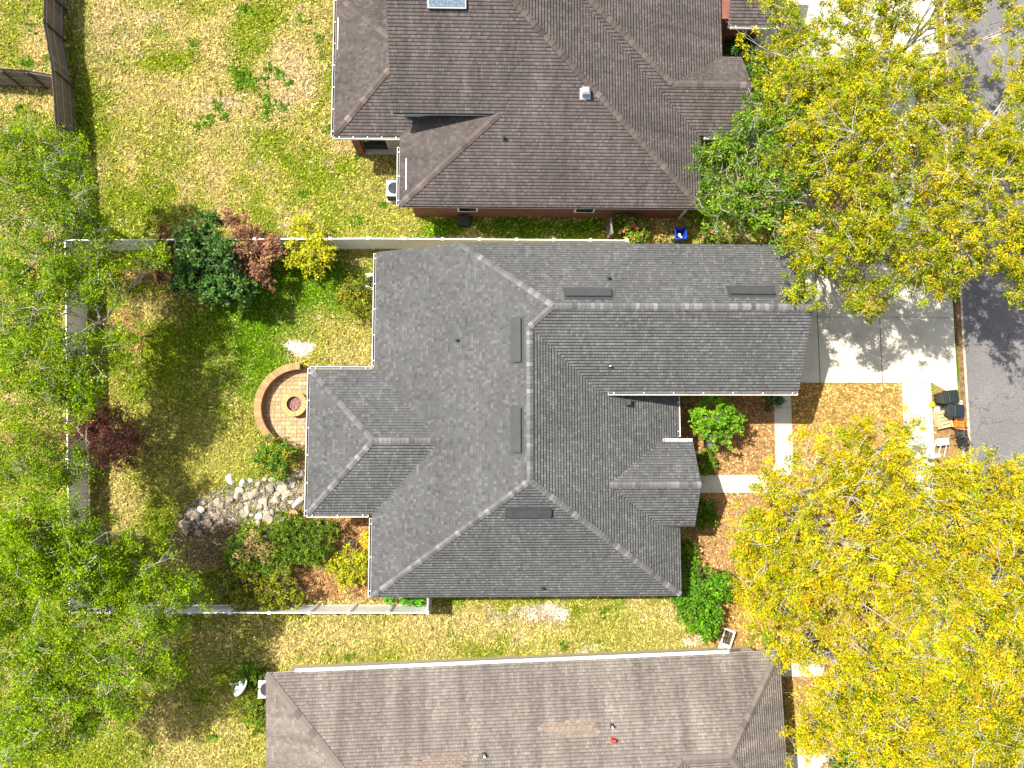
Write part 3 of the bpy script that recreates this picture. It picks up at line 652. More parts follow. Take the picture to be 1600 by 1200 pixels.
r2 = roof(H2, [
 (QS, [(-4.42, 11.70), (10.08, 11.70), (SEhip(RY), RY), (-4.62, RY), (-4.62, 15.52), (hx, 15.52)]),
 (QW, [(-4.42, 11.70), (hx, 15.52), (hx, 16.2), (-4.42, 16.2)]),
 (QE, [(10.08, 11.70), (10.08, 15.28), (val(24), 24), (SEhip(RY), 24), (SEhip(RY), RY)]),
 (QS2, [(10.08, 15.28), (12.25, 15.28), (12.38, 17.45), (hip2(17.45), 17.45), (hip2(23.5), 23.5), (val(23.5), 23.5)]),
 (QE2, [(hip2(17.45), 17.45), (11.30-(zof(QPN)(0, 19.35)-2.9)/0.345, 19.35), (11.30, 19.35), (11.30, 26), (4.0, 26), (hip2(23.5), 23.5)]),
 (QPN, [(hip2(17.45), 17.45), (12.38, 17.45), (12.25, 19.35), (11.30-(zof(QPN)(0, 19.35)-2.9)/0.345, 19.35)]),
 (QN, [(-4.62, RY), (SEhip(RY), RY), (SEhip(RY), 26), (-4.62, 26)]),
 (VW, [(-7.58, 15.10), (rx, ry), (-7.58, 22.2)]),
 (VS, [(-7.58, 15.10), (-3.60, 15.10), (-3.60, ry), (rx, ry)]),
 (VN_, [(-7.58, 22.2), (rx, ry), (-3.60, ry), (-3.60, 22.2)]),
 (plane_y(20.95, 0.42), [(11.65, 20.95), (14.4, 20.95), (14.4, 25), (11.65, 25)]),
], 'roof_brown')
bc = (0.108, 0.087, 0.079)
caps(r2, [((-4.36, 11.76), (hx, 15.50)), ((10.02, 11.76), (SEhip(RY), RY)), ((12.38, 17.45), (hip2(17.45), 17.45)), ((hip2(17.45), 17.45), (hip2(23.3), 23.3)),
          ((-7.52, 15.16), (rx, ry)), ((-7.52, 22.14), (rx, ry))],
     [(QW, QS), (QS, QE), (QS2, QPN), (QS2, QE2), (VW, VS), (VN_, VW)], bc, 0.10, light=0.08, step=0.28)
eave_board(r2, [((-4.42, 11.70, e), (10.08, 11.70, e)), ((10.08, 11.70, e), (10.08, 15.28, e)), ((-4.42, 15.1, e), (-4.42, 11.70, e)), ((-7.58, 22.2, e), (-7.58, 15.10, e)),
 ((-7.58, 15.10, e), (-4.0, 15.10, e)), ((-4.62, 15.52, zof(QS)(0, 15.52)), (hx, 15.52, zof(QS)(0, 15.52))), (z3(QS, -4.62, RY), z3(QS, -4.62, 15.52)),
 ((12.25, 15.28, e), z3(QS2, 12.38, 17.45)), (z3(QS2, 12.38, 17.45), z3(QPN, 12.25, 19.35)), ((10.08, 15.28, e), (12.25, 15.28, e)), ((11.30, 19.35, e), (11.30, 26, e)), ((11.65, 20.95, e), (14.4, 20.95, e)), ((14.4, 20.95, e), (14.4, 25, e+1.7))])
gutter(H2, (-4.42, 14.6), (-4.42, 11.72), e-0.01, (-1, 0)); gutter(H2, (-7.56, 15.10), (-4.35, 15.10), e-0.01, (0, -1), 0.8); gutter(H2, (-7.58, 22.2), (-7.58, 15.1), e-0.01, (-1, 0), 1.1)
gutter(H2, (11.75, 20.95), (14.3, 20.95), e-0.01, (0, -1)); gutter(H2, (10.3, 15.28), (12.2, 15.28), e-0.01, (0, -1))
x, y = W(915, 144, 5.0); k = MB()
for _ in range(8): x, y = W(915, 144, zof(QS)(x, y)+0.15)
slope_box(QS, (x, y), 0.5, 0.5, 0.012, k); k.box((x, y, zof(QS)(x, y)+0.16), (0.30, 0.30, 0.34)); k.taper((x, y, zof(QS)(x, y)+0.33), (0.36, 0.36), (0.22, 0.22), 0.08); k.build('vent_hood', 'metal_light', r2)
pipe(r2, QS, 788, 215, 0.045, 0.25)
x, y = W(698, -5, 6)
for _ in range(8): x, y = W(698, -5, zof(QS)(x, y)+0.1)
k = MB(); R, cc, nn, up = slope_box(QS, (x, y), 1.70, 0.85, 0.14, k); sk = k.build('skylight', 'metal_light', r2); k = MB(); k.box(cc+nn*0.075, (1.56, 0.72, 0.02), mat=R); k.build('pane', 'skyglass', sk)
for pl, pts in ((VW, (520, 27, 77)), (QW, (627, 248, 297))):       # loose white straps lying near the eaves
    k = MB(); xa, ya = W(pts[0]+8, pts[1], 3.0); xb, yb = W(pts[0]+8, pts[2], 3.0); L = abs(yb-ya)
    R, cc, nn, up = slope_box(pl, ((xa+xb)/2, (ya+yb)/2), L, 0.05, 0.03, k); k.build('flashing', 'trim', r2)
walls(H2, [(R4(-3.95, 12.15, 9.62, 22), 0, 2.74), (R4(-6.6, 16.1, -3.9, 22), 0, 2.74), (R4(9.6, 15.75, 11.8, 19.0), 0, 2.74), (R4(4.0, 18.95, 10.85, 26), 0, 2.74), (R4(10.8, 21.4, 13.6, 25), 0, 2.74)], 'brick')
walls(H2, [(R4(-4.2, 15.95, hx+0.3, 16.1), 2.74, zof(QS)(0, 15.95)-0.17), (R4(-4.2, 16.1, -4.05, 21.2), 2.74, 4.55), (R4(-7.0, 15.75, -6.6, 17.5), 2.4, 2.74)], 'siding', 'upper_wall')
for xx in (4.62, -1.2):
    wf = MB().box((xx, 12.10, 1.75), (1.0, 0.12, 1.3)).build('window', 'white', H2); MB().box((xx, 12.035, 1.75), (0.84, 0.02, 1.1)).build('pane', 'glass', wf)
# covered patio under the west wing: pillar, slab, dark glazed door
k = MB(); k.box((-6.75, 15.55, 1.37), (0.38, 0.38, 2.74)); k.box((-6.85, 16.3, 1.37), (0.30, 1.3, 2.74)); k.build('pillar', 'brick', H2)
dy_ = W(590, 233.5, 0.1)[1]; dxa, dxb = W(571, 233, 0.1)[0], W(607, 233, 0.1)[0]
dw = MB().box(((dxa+dxb)/2, dy_+0.05, 1.4), (dxb-dxa+0.14, 0.06, 2.6)).build('patio_door', 'trim', H2); MB().box(((dxa+dxb)/2, dy_+0.015, 1.36), (dxb-dxa, 0.03, 2.5)).build('pane', 'glass', dw)
MB().box(((dxb-3.95)/2+0.04, dy_+0.1, 1.4), (-3.95-dxb, 0.12, 2.6)).build('wall', 'stucco', H2)
foot += [R4(-3.95, 12.15, 9.62, 24), R4(-7, 15.4, -3.9, 24), R4(9.6, 15.7, 11.9, 24)]
b = MB(); b.box((9.70, 12.10, 1.4), (0.09, 0.08, 2.75)); b.tube((9.75, 12.1, 2.7), (10.02, 11.75, 2.8), 0.05, n=6); b.build('downspout', 'trim', H2); b = MB(); b.box((12.9, 21.36, 1.4), (0.09, 0.08, 2.75)); b.build('downspout', 'trim', H2)
px0, py0 = W(568, 240, 0.1); x2, _ = W(625, 240, 0.1)
sheet('patio_slab', R4(px0-0.15, py0, x2+1.5, 16.1), 0.10, 'slab', thick=0.12)

# ---- tan house to the south (turned by about two degrees)
H3 = thing('house', (1.5, -14.0, 0), 'house with a pale tan shingle roof along the bottom edge of the picture', 'house')
th3 = math.atan2(0.78, 23.21); c3, n3 = math.cos(th3), math.sin(th3)
def L3(u, v): return (-10.07+u*c3-v*n3, -9.80+u*n3+v*c3)     # u east along the north eave, v north
def pl3(pu, pv, pc):                                        # plane z = pu*u + pv*v + pc in local terms
    a = pu*c3-pv*n3; b_ = pu*n3+pv*c3; return (a, b_, pc-a*-10.07-b_*-9.80)
K = 0.44
TN = pl3(0, -K, 2.9); TW = pl3(K, 0, 2.9); UE = 23.22
TE = pl3(-K*3.85/3.05, 0, 2.9+K*3.85/3.05*UE)
zE = 2.9+K*3.85; TS = pl3(0, K, zE+K*3.85)
TE2 = pl3(-K, 0, zE+K*18.1)
def P3(l): return [L3(*p) for p in l]
r3 = roof(H3, [
 (TN, P3([(0, 0), (UE, 0), (UE-3.05, -3.85), (18.1, -3.85), (18.1-4.0, -7.85), (7.85, -7.85)])),
 (TW, P3([(0, 0), (7.85, -7.85), (0, -15.7)])),
 (TE, P3([(UE, 0), (UE-3.05, -3.85), (UE, -7.7), ])),
 (TS, P3([(18.1, -3.85), (UE-3.05, -3.85), (UE, -7.7), (21.95, -7.7)])),
 (TE2, P3([(18.1, -3.85), (18.1-4.0, -7.85), (21.95, -15.7), (21.95, -7.7)])),
 (pl3(0, K, 2.9+K*15.7), P3([(7.85, -7.85), (14.1, -7.85), (21.95, -15.7), (0, -15.7)])),
], 'roof_tan')
tc = (0.160, 0.138, 0.122)
caps(r3, [(L3(0.05, -0.05), L3(7.85, -7.85)), (L3(UE-0.05, -0.07), L3(UE-3.05, -3.85)), (L3(UE-3.05, -3.85), L3(18.1, -3.85)), (L3(18.1, -3.85), L3(14.1, -7.85)), (L3(14.1, -7.85), L3(7.85, -7.85)), (L3(UE, -7.65), L3(UE-3.05, -3.85))],
     [(TN, TW), (TE, TN), (TS, TN), (TE2, TN), (TS, TN), (TS, TE)], tc, 0.05, light=0.0, step=0.34, wid=0.34)
E3 = lambda u, v, z=e: (*L3(u, v), z)
eave_board(r3, [(E3(UE, 0), E3(0, 0)), (E3(0, 0), E3(0, -15.7)), (E3(UE, -7.7), E3(UE, 0))], t=0.03)
g_ = L3(1.3, 0); h_ = L3(UE-2.3, 0); dn = Vector((-n3, c3)); gutter(H3, g_, h_, e-0.01, tuple(dn), 1.5, 0.15, 'white')
walls(H3, [(P3([(0.45, -0.45), (UE-0.5, -0.45), (UE-0.5, -7.3), (21.5, -7.3), (21.5, -15.25), (0.45, -15.25)]), 0, 2.74)], 'stucco')
foot += [P3([(0.45, -0.45), (UE-0.5, -0.45), (UE-0.5, -7.3), (21.5, -7.3), (21.5, -15.25), (0.45, -15.25)])]
pipe(r3, TN, 957, 1136, 0.045, 0.28, 'metal_white'); pipe(r3, TN, 757, 1181, 0.045, 0.28, 'metal_white')
x, y = W(961, 1164, 4.8); k = MB(); slope_box(TN, (x, y), 0.22, 0.22, 0.012, k); z = zof(TN)(x, y); k.tube((x, y, z), (x+0.02, y, z+0.22), 0.075, 0.095, 10); k.tube((x-0.05, y+0.02, z+0.2), (x+0.1, y+0.02, z+0.24), 0.06, 0.06, 8); k.build('vent_cowl', 'red', r3)
# newer, paler shingles around the plumbing pipes
def patch(pl, pts, base):
    b = MB(); a, c = pl[0], pl[1]; g = math.hypot(a, c); up = Vector((a/g, c/g, g)).normalized(); al = Vector((c/g, -a/g, 0)); nn = al.cross(up); nn = nn if nn.z > 0 else -nn
    for (qx, qy, n_) in pts:
        x, y = W(qx, qy, 4.6)
        for _ in range(5): x, y = W(qx, qy, zof(pl)(x, y))
        for k_ in range(n_):
            m_ = 1+rng.normal(0, 0.09); b.cc = tuple(q*m_ for q in base)
            cc = Vector((x, y, zof(pl)(x, y)))-al*(-0.24)*k_*(1 if al.x < 0 else -1)+nn*0.012
            R = Matrix((al, up, nn)).transposed(); b.box(cc, (0.225, 0.128, 0.012), mat=R)
    return b.build('shingle_patch', 'cap', r3)
patch(TN, [(938, 1125.5, 7), (926, 1130, 10), (922, 1134.5, 10), (930, 1139, 9), (934, 1143.5, 8), (932, 1148, 9)], (0.235, 0.185, 0.15))
patch(TN, [(728, 1177, 6), (722, 1181.5, 8), (726, 1186, 8), (720, 1190.5, 9), (716, 1195, 10)], (0.215, 0.165, 0.138))
k = MB(); k.box((*L3(UE-0.52, -3.0), 1.4), (0.06, 1.4, 1.1), th3); k.build('window', 'glass', H3)

# ------------------------------------------------------------------ fences
def resample(pts, step):
    out = [Vector(pts[0])]; 
    for a, b in zip(pts[:-1], pts[1:]):
        a = Vector(a); b = Vector(b); n = max(1, round((b-a).length/step))
        out += [a+(b-a)*(k+1)/n for k in range(n)]
    return out
def vinyl(pts, label, step=1.80):
    P = resample(pts, step); t = thing('fence', (P[0].x, P[0].y, 0), label, 'fence')
    post = None
    for p in P:
        b = MB().box((p.x, p.y, 0.93), (0.127, 0.127, 1.86)); b.taper((p.x, p.y, 1.86), (0.15, 0.15), (0.05, 0.05), 0.05)
        b.build('post', 'white', t)
    for a, c in zip(P[:-1], P[1:]):
        d = (c-a).normalized(); n = Vector((-d.y, d.x)); b = MB(); rz = math.atan2(d.y, d.x); m = (a+c)/2; L = (c-a).length-0.11
        b.box((m.x, m.y, 1.76), (L, 0.052, 0.13), rz); b.box((m.x, m.y, 0.14), (L, 0.052, 0.13), rz)
        k = int(L/0.16); 
        for q in range(k):
            cx_ = m+d*(-L/2+L*(q+0.5)/k); b.box((cx_.x, cx_.y, 0.95), (L/k-0.006, 0.022, 1.50), rz)
        b.build('panel', 'white', t)
    return t
T = 1.83
NWc = W(101.5, 375, T); SWc = W(108, 957.5, T)
vinyl([NWc, W(575, 372.5, T), W(980, 375.5, T)], 'long white vinyl fence between the grey house and the brick house')
vinyl([(NWc[0], NWc[1]-0.05), SWc], 'white vinyl fence along the back of the yard, under the green trees at the left')
vinyl([SWc, W(668, 957.5, T), (W(668, 957.5, T)[0], -6.0)], 'white vinyl fence with a short return, south of the shrub garden')
def wood_fence(pts, label, H=1.83, face=1, step=2.0, rails=(0.35, 1.05, 1.62)):
    P = resample(pts, step); t = thing('wooden_fence', (P[0].x, P[0].y, 0), label, 'fence')
    for p, q in zip(P[:-1], P[1:]):
        d = (q-p).normalized(); n = Vector((d.y, -d.x))*face; rz = math.atan2(d.y, d.x); L = (q-p).length; b = MB(); k = max(1, int(L/0.15))
        lean = rng.normal(0, 0.02)
        for i in range(k):
            c = p+d*(L*(i+0.5)/k); hh = H+rng.normal(0, 0.02); g = 1+rng.normal(0, 0.16); b.cc = (0.185*g, 0.150*g, 0.125*g)
            b.box((c.x, c.y, hh/2), (L/k-0.008, 0.018, hh), rz)
        b.build('boards', 'board', t)
        r = MB(); 
        for z in rails: g = 1+rng.normal(0, 0.1); r.cc = (0.27*g, 0.245*g, 0.22*g); m = (p+q)/2+n*0.03; r.box((m.x, m.y, z), (L, 0.04, 0.085), rz)
        r.build('rail', 'board', t)
    for p, q in zip(P, P[1:]+[P[-1]+(P[-1]-P[-2])]):
        d = (q-p).normalized(); n = Vector((d.y, -d.x))*face; c = p+n*0.075; b = MB(); b.cc = (0.10, 0.08, 0.07); b.box((c.x, c.y, (H-0.12)/2), (0.09, 0.09, H-0.12), math.atan2(d.y, d.x)); b.build('post', 'board', t)
    return t
wood_fence([W(70, -70, T), W(67, 33, T), W(80, 107, T), W(86, 190, T), W(90, 260, T), W(98, 372, T)], 'weathered grey wooden fence running down from the top left corner', face=-1)
wood_fence([W(-60, 104, T), W(0, 107, T), W(40, 109, T), W(79, 116, T)], 'short wooden fence joining the long one from the left edge', face=1)
wood_fence([W(954, 341, 1.4), W(957, 366, 1.4)], 'narrow wooden gate between the brick wall and the white fence', H=1.6, face=1, step=1.0, rails=(0.3, 1.45))

# ------------------------------------------------------------------ small things
def ac_unit(px, py, label, z=0.8, sz=0.82, fan=True, rz=0.0, mat='metal_white'):
    x, y = W(px, py, z); t = thing('air_conditioner', (x, y, 0), label, 'air conditioner')
    MB().box((x, y, 0.04), (sz+0.15, sz+0.15, 0.08), rz).build('pad', 'slab', t)
    MB().box((x, y, z/2+0.04), (sz, sz, z-0.10), rz).build('case', 'metal_dark', t, bevel=0.02)
    b = MB(); b.ring((x, y), sz*0.38, sz*0.46, z-0.03, z+0.02, 24)
    for sx in (-1, 1):
        for sy in (-1, 1): pass
    # square top plate with a round hole
    n = 32; 
    for k in range(n):
        a0, a1 = 2*math.pi*k/n, 2*math.pi*(k+1)/n
        def sq(a): 
            c, s = math.cos(a), math.sin(a); m = max(abs(c), abs(s)); return (x+c/m*sz/2, y+s/m*sz/2, z)
        b.poly([(x+sz*0.42*math.cos(a0), y+sz*0.42*math.sin(a0), z), sq(a0), sq(a1), (x+sz*0.42*math.cos(a1), y+sz*0.42*math.sin(a1), z)])
        b.poly([sq(a0), (*sq(a0)[:2], z-0.06), (*sq(a1)[:2], z-0.06), sq(a1)])
    b.build('top_plate', mat, t)
    g = MB(); 
    for r in (0.10, 0.18, 0.26, 0.33): g.ring((x, y), r-0.004, r+0.004, z+0.0, z+0.01, 24)
    for k in range(8): a = k*math.pi/4; g.tube((x, y, z+0.01), (x+0.35*math.cos(a), y+0.35*math.sin(a), z+0.01), 0.004, n=4)
    g.build('grille', 'black', t)
    f = MB(); f.tube((x, y, z-0.2), (x, y, z-0.06), 0.09, n=12)
    for k in range(4):
        a = 0.6+k*math.pi/2; c_, s_ = math.cos(a), math.sin(a)
        p = [Vector((x+c_*0.08-s_*0.06, y+s_*0.08+c_*0.06, z-0.10)), Vector((x+c_*0.08+s_*0.06, y+s_*0.08-c_*0.06, z-0.15)), Vector((x+c_*0.31+s_*0.12, y+s_*0.31-c_*0.12, z-0.17)), Vector((x+c_*0.31-s_*0.10, y+s_*0.31+c_*0.10, z-0.10))]
        f.poly(p); f.poly([v-Vector((0, 0, 0.01)) for v in p[::-1]])
    f.build('fan', 'metal_light' if fan else 'metal_white', t); return t
ac_unit(616, 294, 'pale air conditioner with a visible fan beside the west wall of the brown-roofed house')
ac_unit(584, 440, 'air conditioner half hidden under the eave of the grey house, behind a shrub', 0.8)
ac_unit(417, 1077, 'air conditioner at the corner of the tan-roofed house next to the satellite dish', 0.9, fan=False)

# satellite dish
x, y = W(378, 1075, 1.0); t = thing('satellite_dish', (x, y, 0), 'pale grey satellite dish on a pole beside the tan-roofed house', 'satellite dish')
ax_ = Vector((-0.62, 0.55, 0.55)).normalized(); u_ = ax_.cross(Vector((0, 0, 1))).normalized(); v_ = ax_.cross(u_); cc = Vector((x, y, 1.0))
b = MB(); b.smooth = True
def dp(r, a, off=0): return cc+(u_*math.cos(a)*0.44+v_*math.sin(a)*0.40)*r+ax_*(0.10*r*r-off)
for i in range(5):
    for k in range(28):
        a0, a1 = 2*math.pi*k/28, 2*math.pi*(k+1)/28; r0, r1_ = i/5, (i+1)/5
        b.poly([dp(r0, a0), dp(r1_, a0), dp(r1_, a1), dp(r0, a1)] if i else [dp(0, 0), dp(r1_, a0), dp(r1_, a1)])
        b.poly(([dp(r0, a1, .02), dp(r1_, a1, .02), dp(r1_, a0, .02), dp(r0, a0, .02)] if i else [dp(0, 0, .02), dp(r1_, a1, .02), dp(r1_, a0, .02)]))
for k in range(28): a0, a1 = 2*math.pi*k/28, 2*math.pi*(k+1)/28; b.poly([dp(1, a0), dp(1, a0, .02), dp(1, a1, .02), dp(1, a1)])
b.build('dish', 'metal_white', t)
lnb = cc+ax_*0.62-v_*0.10
b = MB(); b.tube(cc-v_*0.38 if v_.z > 0 else cc+v_*0.38, lnb, 0.016, n=6); b.build('arm', 'metal_white', t)
MB().tube(lnb-ax_*0.02, lnb+ax_*0.13, 0.05, 0.035, 8).build('receiver', 'metal_light', t)
b = MB(); b.tube((x, y, 0), (x, y, 0.85), 0.03, n=8); b.tube((x, y, 0.85), cc-ax_*0.03, 0.05, n=8); b.build('pole', 'metal_light', t)

# wheeled refuse bins
def wheelie(px, py, label, mat, rz=0.0):
    x, y = W(px, py, 1.05); t = thing('wheeled_bin', (x, y, 0), label, 'bin', 'refuse bins by the kerb')
    R = Matrix.Rotation(rz, 3, 'Z'); tr = lambda a, b_, c: tuple(R @ Vector((a, b_, c))+Vector((x, y, 0)))
    b = MB(); b.taper(tr(-0.02, 0, 0.08), (0.50, 0.44), (0.70, 0.60), 0.90, rz); b.build('body', mat, t, bevel=0.02)
    b = MB()
    for sy in (-0.2, 0, 0.2): b.box(tr(-0.33, sy, 0.55), (0.03, 0.05, 0.8), rz)
    b.build('rib', mat, t)
    b = MB(); b.box(tr(0, 0, 1.0), (0.78, 0.66, 0.05), rz); b.box(tr(0.12, 0, 1.045), (0.42, 0.56, 0.04), rz)
    lid = b.build('lid', mat, t, bevel=0.015)
    for q in (-0.30, -0.20, -0.10): MB().box(tr(q, 0, 1.045), (0.03, 0.54, 0.045), rz).build('lid_ridge', 'metal_dark', lid)
    b = MB(); b.tube(tr(0.42, -0.26, 1.0), tr(0.42, 0.26, 1.0), 0.018, n=8); b.tube(tr(0.34, -0.26, 0.96), tr(0.42, -0.26, 1.0), 0.018, n=6); b.tube(tr(0.34, 0.26, 0.96), tr(0.42, 0.26, 1.0), 0.018, n=6); b.build('handle', 'black', t)
    for sy in (-0.30, 0.30): MB().tube(tr(0.30, sy-0.03, 0.13), tr(0.30, sy+0.03, 0.13), 0.13, n=16).build('wheel', 'black', t)
    return t
wheelie(1486, 620, 'dark green wheeled bin by the kerb, the one closer to the driveway', 'darkgreen', 0.10)
wheelie(1495, 642, 'blue-grey wheeled bin by the kerb next to the orange chair', 'darkblue', -0.06)
x, y = W(1459.5, 632, 0.3)

t = thing('ball', (x, y, 0), 'lime yellow ball beside the dark green bin', 'ball')
bm = bmesh.new(); bmesh.ops.create_icosphere(bm, subdivisions=3, radius=0.14); me = bpy.data.meshes.new('skin'); bm.to_mesh(me); bm.free(); me.materials.append(M['yellow'])
for p in me.polygons: p.use_smooth = True
o = bpy.data.objects.new('skin', me); C.objects.link(o); o.parent = t; o.location = (0, 0, 0.14)
b = MB(); b.tube((x, y, 0.27), (x, y, 0.30), 0.02, n=8); b.build('valve', 'black', t)
# open blue bin
x, y = W(1064, 364, 0.95); t = thing('recycling_bin', (x, y, 0), 'open blue bin between the brick house and the grey roof', 'bin')
b = MB(); s0_, s1_ = 0.21, 0.27
for k in range(4):
    c0 = [(-1, -1), (1, -1), (1, 1), (-1, 1)][k]; c1 = [(-1, -1), (1, -1), (1, 1), (-1, 1)][(k+1) % 4]
    P = lambda c, s, z: (x+c[0]*s, y+c[1]*s, z)
    b.poly([P(c0, s0_, 0), P(c1, s0_, 0), P(c1, s1_, 0.92), P(c0, s1_, 0.92)]); b.poly([P(c1, s0_-.02, 0.03), P(c0, s0_-.02, 0.03), P(c0, s1_-.02, 0.92), P(c1, s1_-.02, 0.92)])
b.poly([(x-s0_, y-s0_, 0.03), (x+s0_, y-s0_, 0.03), (x+s0_, y+s0_, 0.03), (x-s0_, y+s0_, 0.03)]); b.build('body', 'blue', t)
b = MB()
for cx_, cy_, sx, sy in ((0, s1_, 0.60, 0.05), (0, -s1_, 0.60, 0.05), (s1_, 0, 0.05, 0.50), (-s1_, 0, 0.05, 0.50)): b.box((x+cx_, y+cy_, 0.935), (sx, sy, 0.035))
b.build('rim', 'blue', t)
b = MB(); b.box((x-0.02, y+0.02, 0.5), (0.2, 0.14, 0.2), 0.4); b.box((x+0.06, y-0.08, 0.55), (0.08, 0.2, 0.1), 1.0); b.build('rubbish', 'metal_white', t)
for sx in (-0.17, 0.17): MB().tube((x+sx-0.025, y+0.25, 0.1), (x+sx+0.025, y+0.25, 0.1), 0.1, n=14).build('wheel', 'black', t)
# dark utility box by the brick wall
x, y = W(725, 344, 0.5); t = thing('utility_box', (x, y, 0), 'dark utility box on the strip of grass beside the brick wall', 'box')
MB().box((x, y, 0.25), (0.55, 0.42, 0.50)).build('body', 'black', t, bevel=0.02); MB().box((x, y, 0.515), (0.60, 0.47, 0.03)).build('lid', 'metal_dark', t)

# pile put out at the kerb: boards, chairs, frames
x, y = W(1478, 652, 0.55); t = thing('slatted_headboard', (x, y, 0), 'tan slatted timber frame leaning in the pile by the kerb', 'bed frame')
R = Matrix.Rotation(0.22, 3, 'Z') @ Matrix.Rotation(0.12, 3, 'X')
b = MB()
for k in range(5): b.box(Vector((x, y, 0.52-0.04*k))+R @ Vector((0.0, 0.30-0.19*k, 0)), (0.80, 0.15, 0.035), mat=R)
b.build('slat', 'wood_tan', t)
b = MB()
for sx in (-0.3, 0.3): b.box(Vector((x+sx, y-0.08, 0.24)), (0.06, 0.8, 0.48), 0.22)
b.build('side', 'wood_tan', t)
x, y = W(1471, 643, 0.05); MBo = MB().box((x, y, 0.06), (0.72, 0.5, 0.08), 0.05).build('foam_mat', 'white', bevel=0.02); tag(MBo, 'white foam mat lying between the bins and the sidewalk', 'mat')
def chair(px, py, rz, mat, label, name, legs='black', s=0.46, cat='chair'):
    x, y = W(px, py, 0.45); t = thing(name, (x, y, 0), label, cat); R = Matrix.Rotation(rz, 3, 'Z'); tr = lambda a, b_, c: Vector((x, y, 0))+R @ Vector((a, b_, c))
    b = MB()
    for k in range(4): b.box(tr(-s/2+s*(k+0.5)/4, 0, 0.45), (s/4*0.78, s, 0.03), rz)
    b.build('seat', mat, t)
    b = MB()
    for k in range(3): b.box(tr(-s/2-0.03-0.03*k, 0, 0.58+0.13*k), (0.03, s, 0.085), rz)
    b.build('backrest', mat, t)
    for sx in (-1, 1):
        for sy in (-1, 1): MB().tube(tr(sx*s*0.44, sy*s*0.44, 0), tr(sx*s*0.40-(0.03 if sx < 0 else 0), sy*s*0.44, 0.9 if sx < 0 else 0.44), 0.018, n=6).build('leg', legs, t)
    for sy in (-1, 1): MB().box(tr(0.0, sy*(s/2+0.02), 0.66), (s, 0.05, 0.025), rz).build('armrest', mat, t)
    return t
chair(1498, 661, 1.45, 'orange', 'orange chair standing next to the blue-grey bin', 'chair', s=0.50)
chair(1499, 674, 1.6, 'metal_dark', 'dark grey chair between the orange chair and the black one', 'chair', s=0.42)
chair(1502, 688, 1.9, 'black', 'black chair at the end of the pile by the kerb', 'chair', s=0.44)
x, y = W(1473, 694, 0.5); t = thing('folding_table', (x, y, 0), 'white folding table with open frame legs at the edge of the yellow tree', 'table')
MB().box((x, y+0.12, 0.50), (0.62, 0.34, 0.035), 0.1).build('tabletop', 'white', t)
for sx in (-0.30, 0, 0.28): b = MB(); b.tube((x+sx, y+0.2, 0.48), (x+sx*1.1, y-0.62, 0.05), 0.022, n=6); b.build('leg', 'white', t)
x, y = W(1457, 712, 1.1); t = thing('mailbox', (x, y, 0), 'white mailbox post half covered by the yellow tree', 'mailbox')
MB().box((x, y, 0.55), (0.1, 0.1, 1.1)).build('post', 'white', t); b = MB(); b.box((x+0.08, y, 1.12), (0.5, 0.18, 0.16)); b.tube((x-0.17, y, 1.2), (x+0.33, y, 1.2), 0.09, n=12); b.build('box', 'white', t)
# bench by the entry
x, y = W(1106, 691, 0.45); t = thing('garden_bench', (x, y, 0), 'small dark slatted bench under the bright green tree by the entry', 'bench')
b = MB()
for k in range(4): b.box((x-0.12+k*0.11, y, 0.43), (0.075, 0.62, 0.03), 0.12)
b.build('seat', 'metal_light', t)
b = MB(); 
for k in range(3): b.box((x-0.22, y-0.02, 0.55+0.12*k), (0.03, 0.62, 0.07), 0.12)
b.build('backrest', 'black', t)
for sx in (-0.18, 0.22):
    for sy in (-0.27, 0.27): MB().box((x+sx, y+sy, 0.21), (0.04, 0.04, 0.42), 0.12).build('leg', 'black', t)
# small dark stand in the mulch by the house
x, y = W(546, 850, 0.3); t = thing('plant_stand', (x, y, 0), 'small dark metal stand on the mulch between the round shrub and the long hedge', 'stand')
b = MB()
for k in range(3): b.box((x-0.18+0.18*k, y, 0.32), (0.10, 0.36, 0.025), -0.1)
b.build('shelf', 'metal_dark', t)
for sx in (-0.25, 0.25):
    for sy in (-0.18, 0.18): MB().tube((x+sx, y+sy, 0), (x+sx, y+sy, 0.34), 0.015, n=6).build('leg', 'black', t)
# white lawn chair by the tan house
x, y = W(1136, 1000, 0.4); t = thing('lawn_chair', (x, y, 0), 'white plastic lawn chair on the dry grass by the corner of the tan-roofed house', 'chair')
R = Matrix.Rotation(-0.35, 3, 'Z'); tr = lambda a, b_, c: Vector((x, y, 0))+R @ Vector((a, b_, c))
b = MB()
b.box(tr(-0.24, 0.1, 0.40), (0.07, 0.8, 0.04), -0.35); b.box(tr(0.24, 0.1, 0.40), (0.07, 0.8, 0.04), -0.35); b.box(tr(0, 0.48, 0.42), (0.5, 0.08, 0.05), -0.35); b.box(tr(0, -0.28, 0.40), (0.5, 0.16, 0.04), -0.35)
b.build('seat_frame', 'white', t)
b = MB()
for k in range(3): b.box(tr(-0.12+0.12*k, 0.12, 0.37), (0.05, 0.66, 0.02), -0.35)
b.build('webbing', 'metal_dark', t)
for sx in (-0.24, 0.24):
    for sy in (-0.28, 0.45): MB().tube(tr(sx, sy, 0), tr(sx, sy, 0.40), 0.022, n=6).build('leg', 'white', t)
b = MB(); b.box(tr(0.05, -0.52, 0.22), (0.55, 0.36, 0.03), -0.2); b.build('footrest', 'metal_white', t)
x, y = W(1114, 1017, 0.3); t = thing('sprinkler', (x, y, 0), 'small white garden sprinkler touching the edge of the tan roof', 'sprinkler')
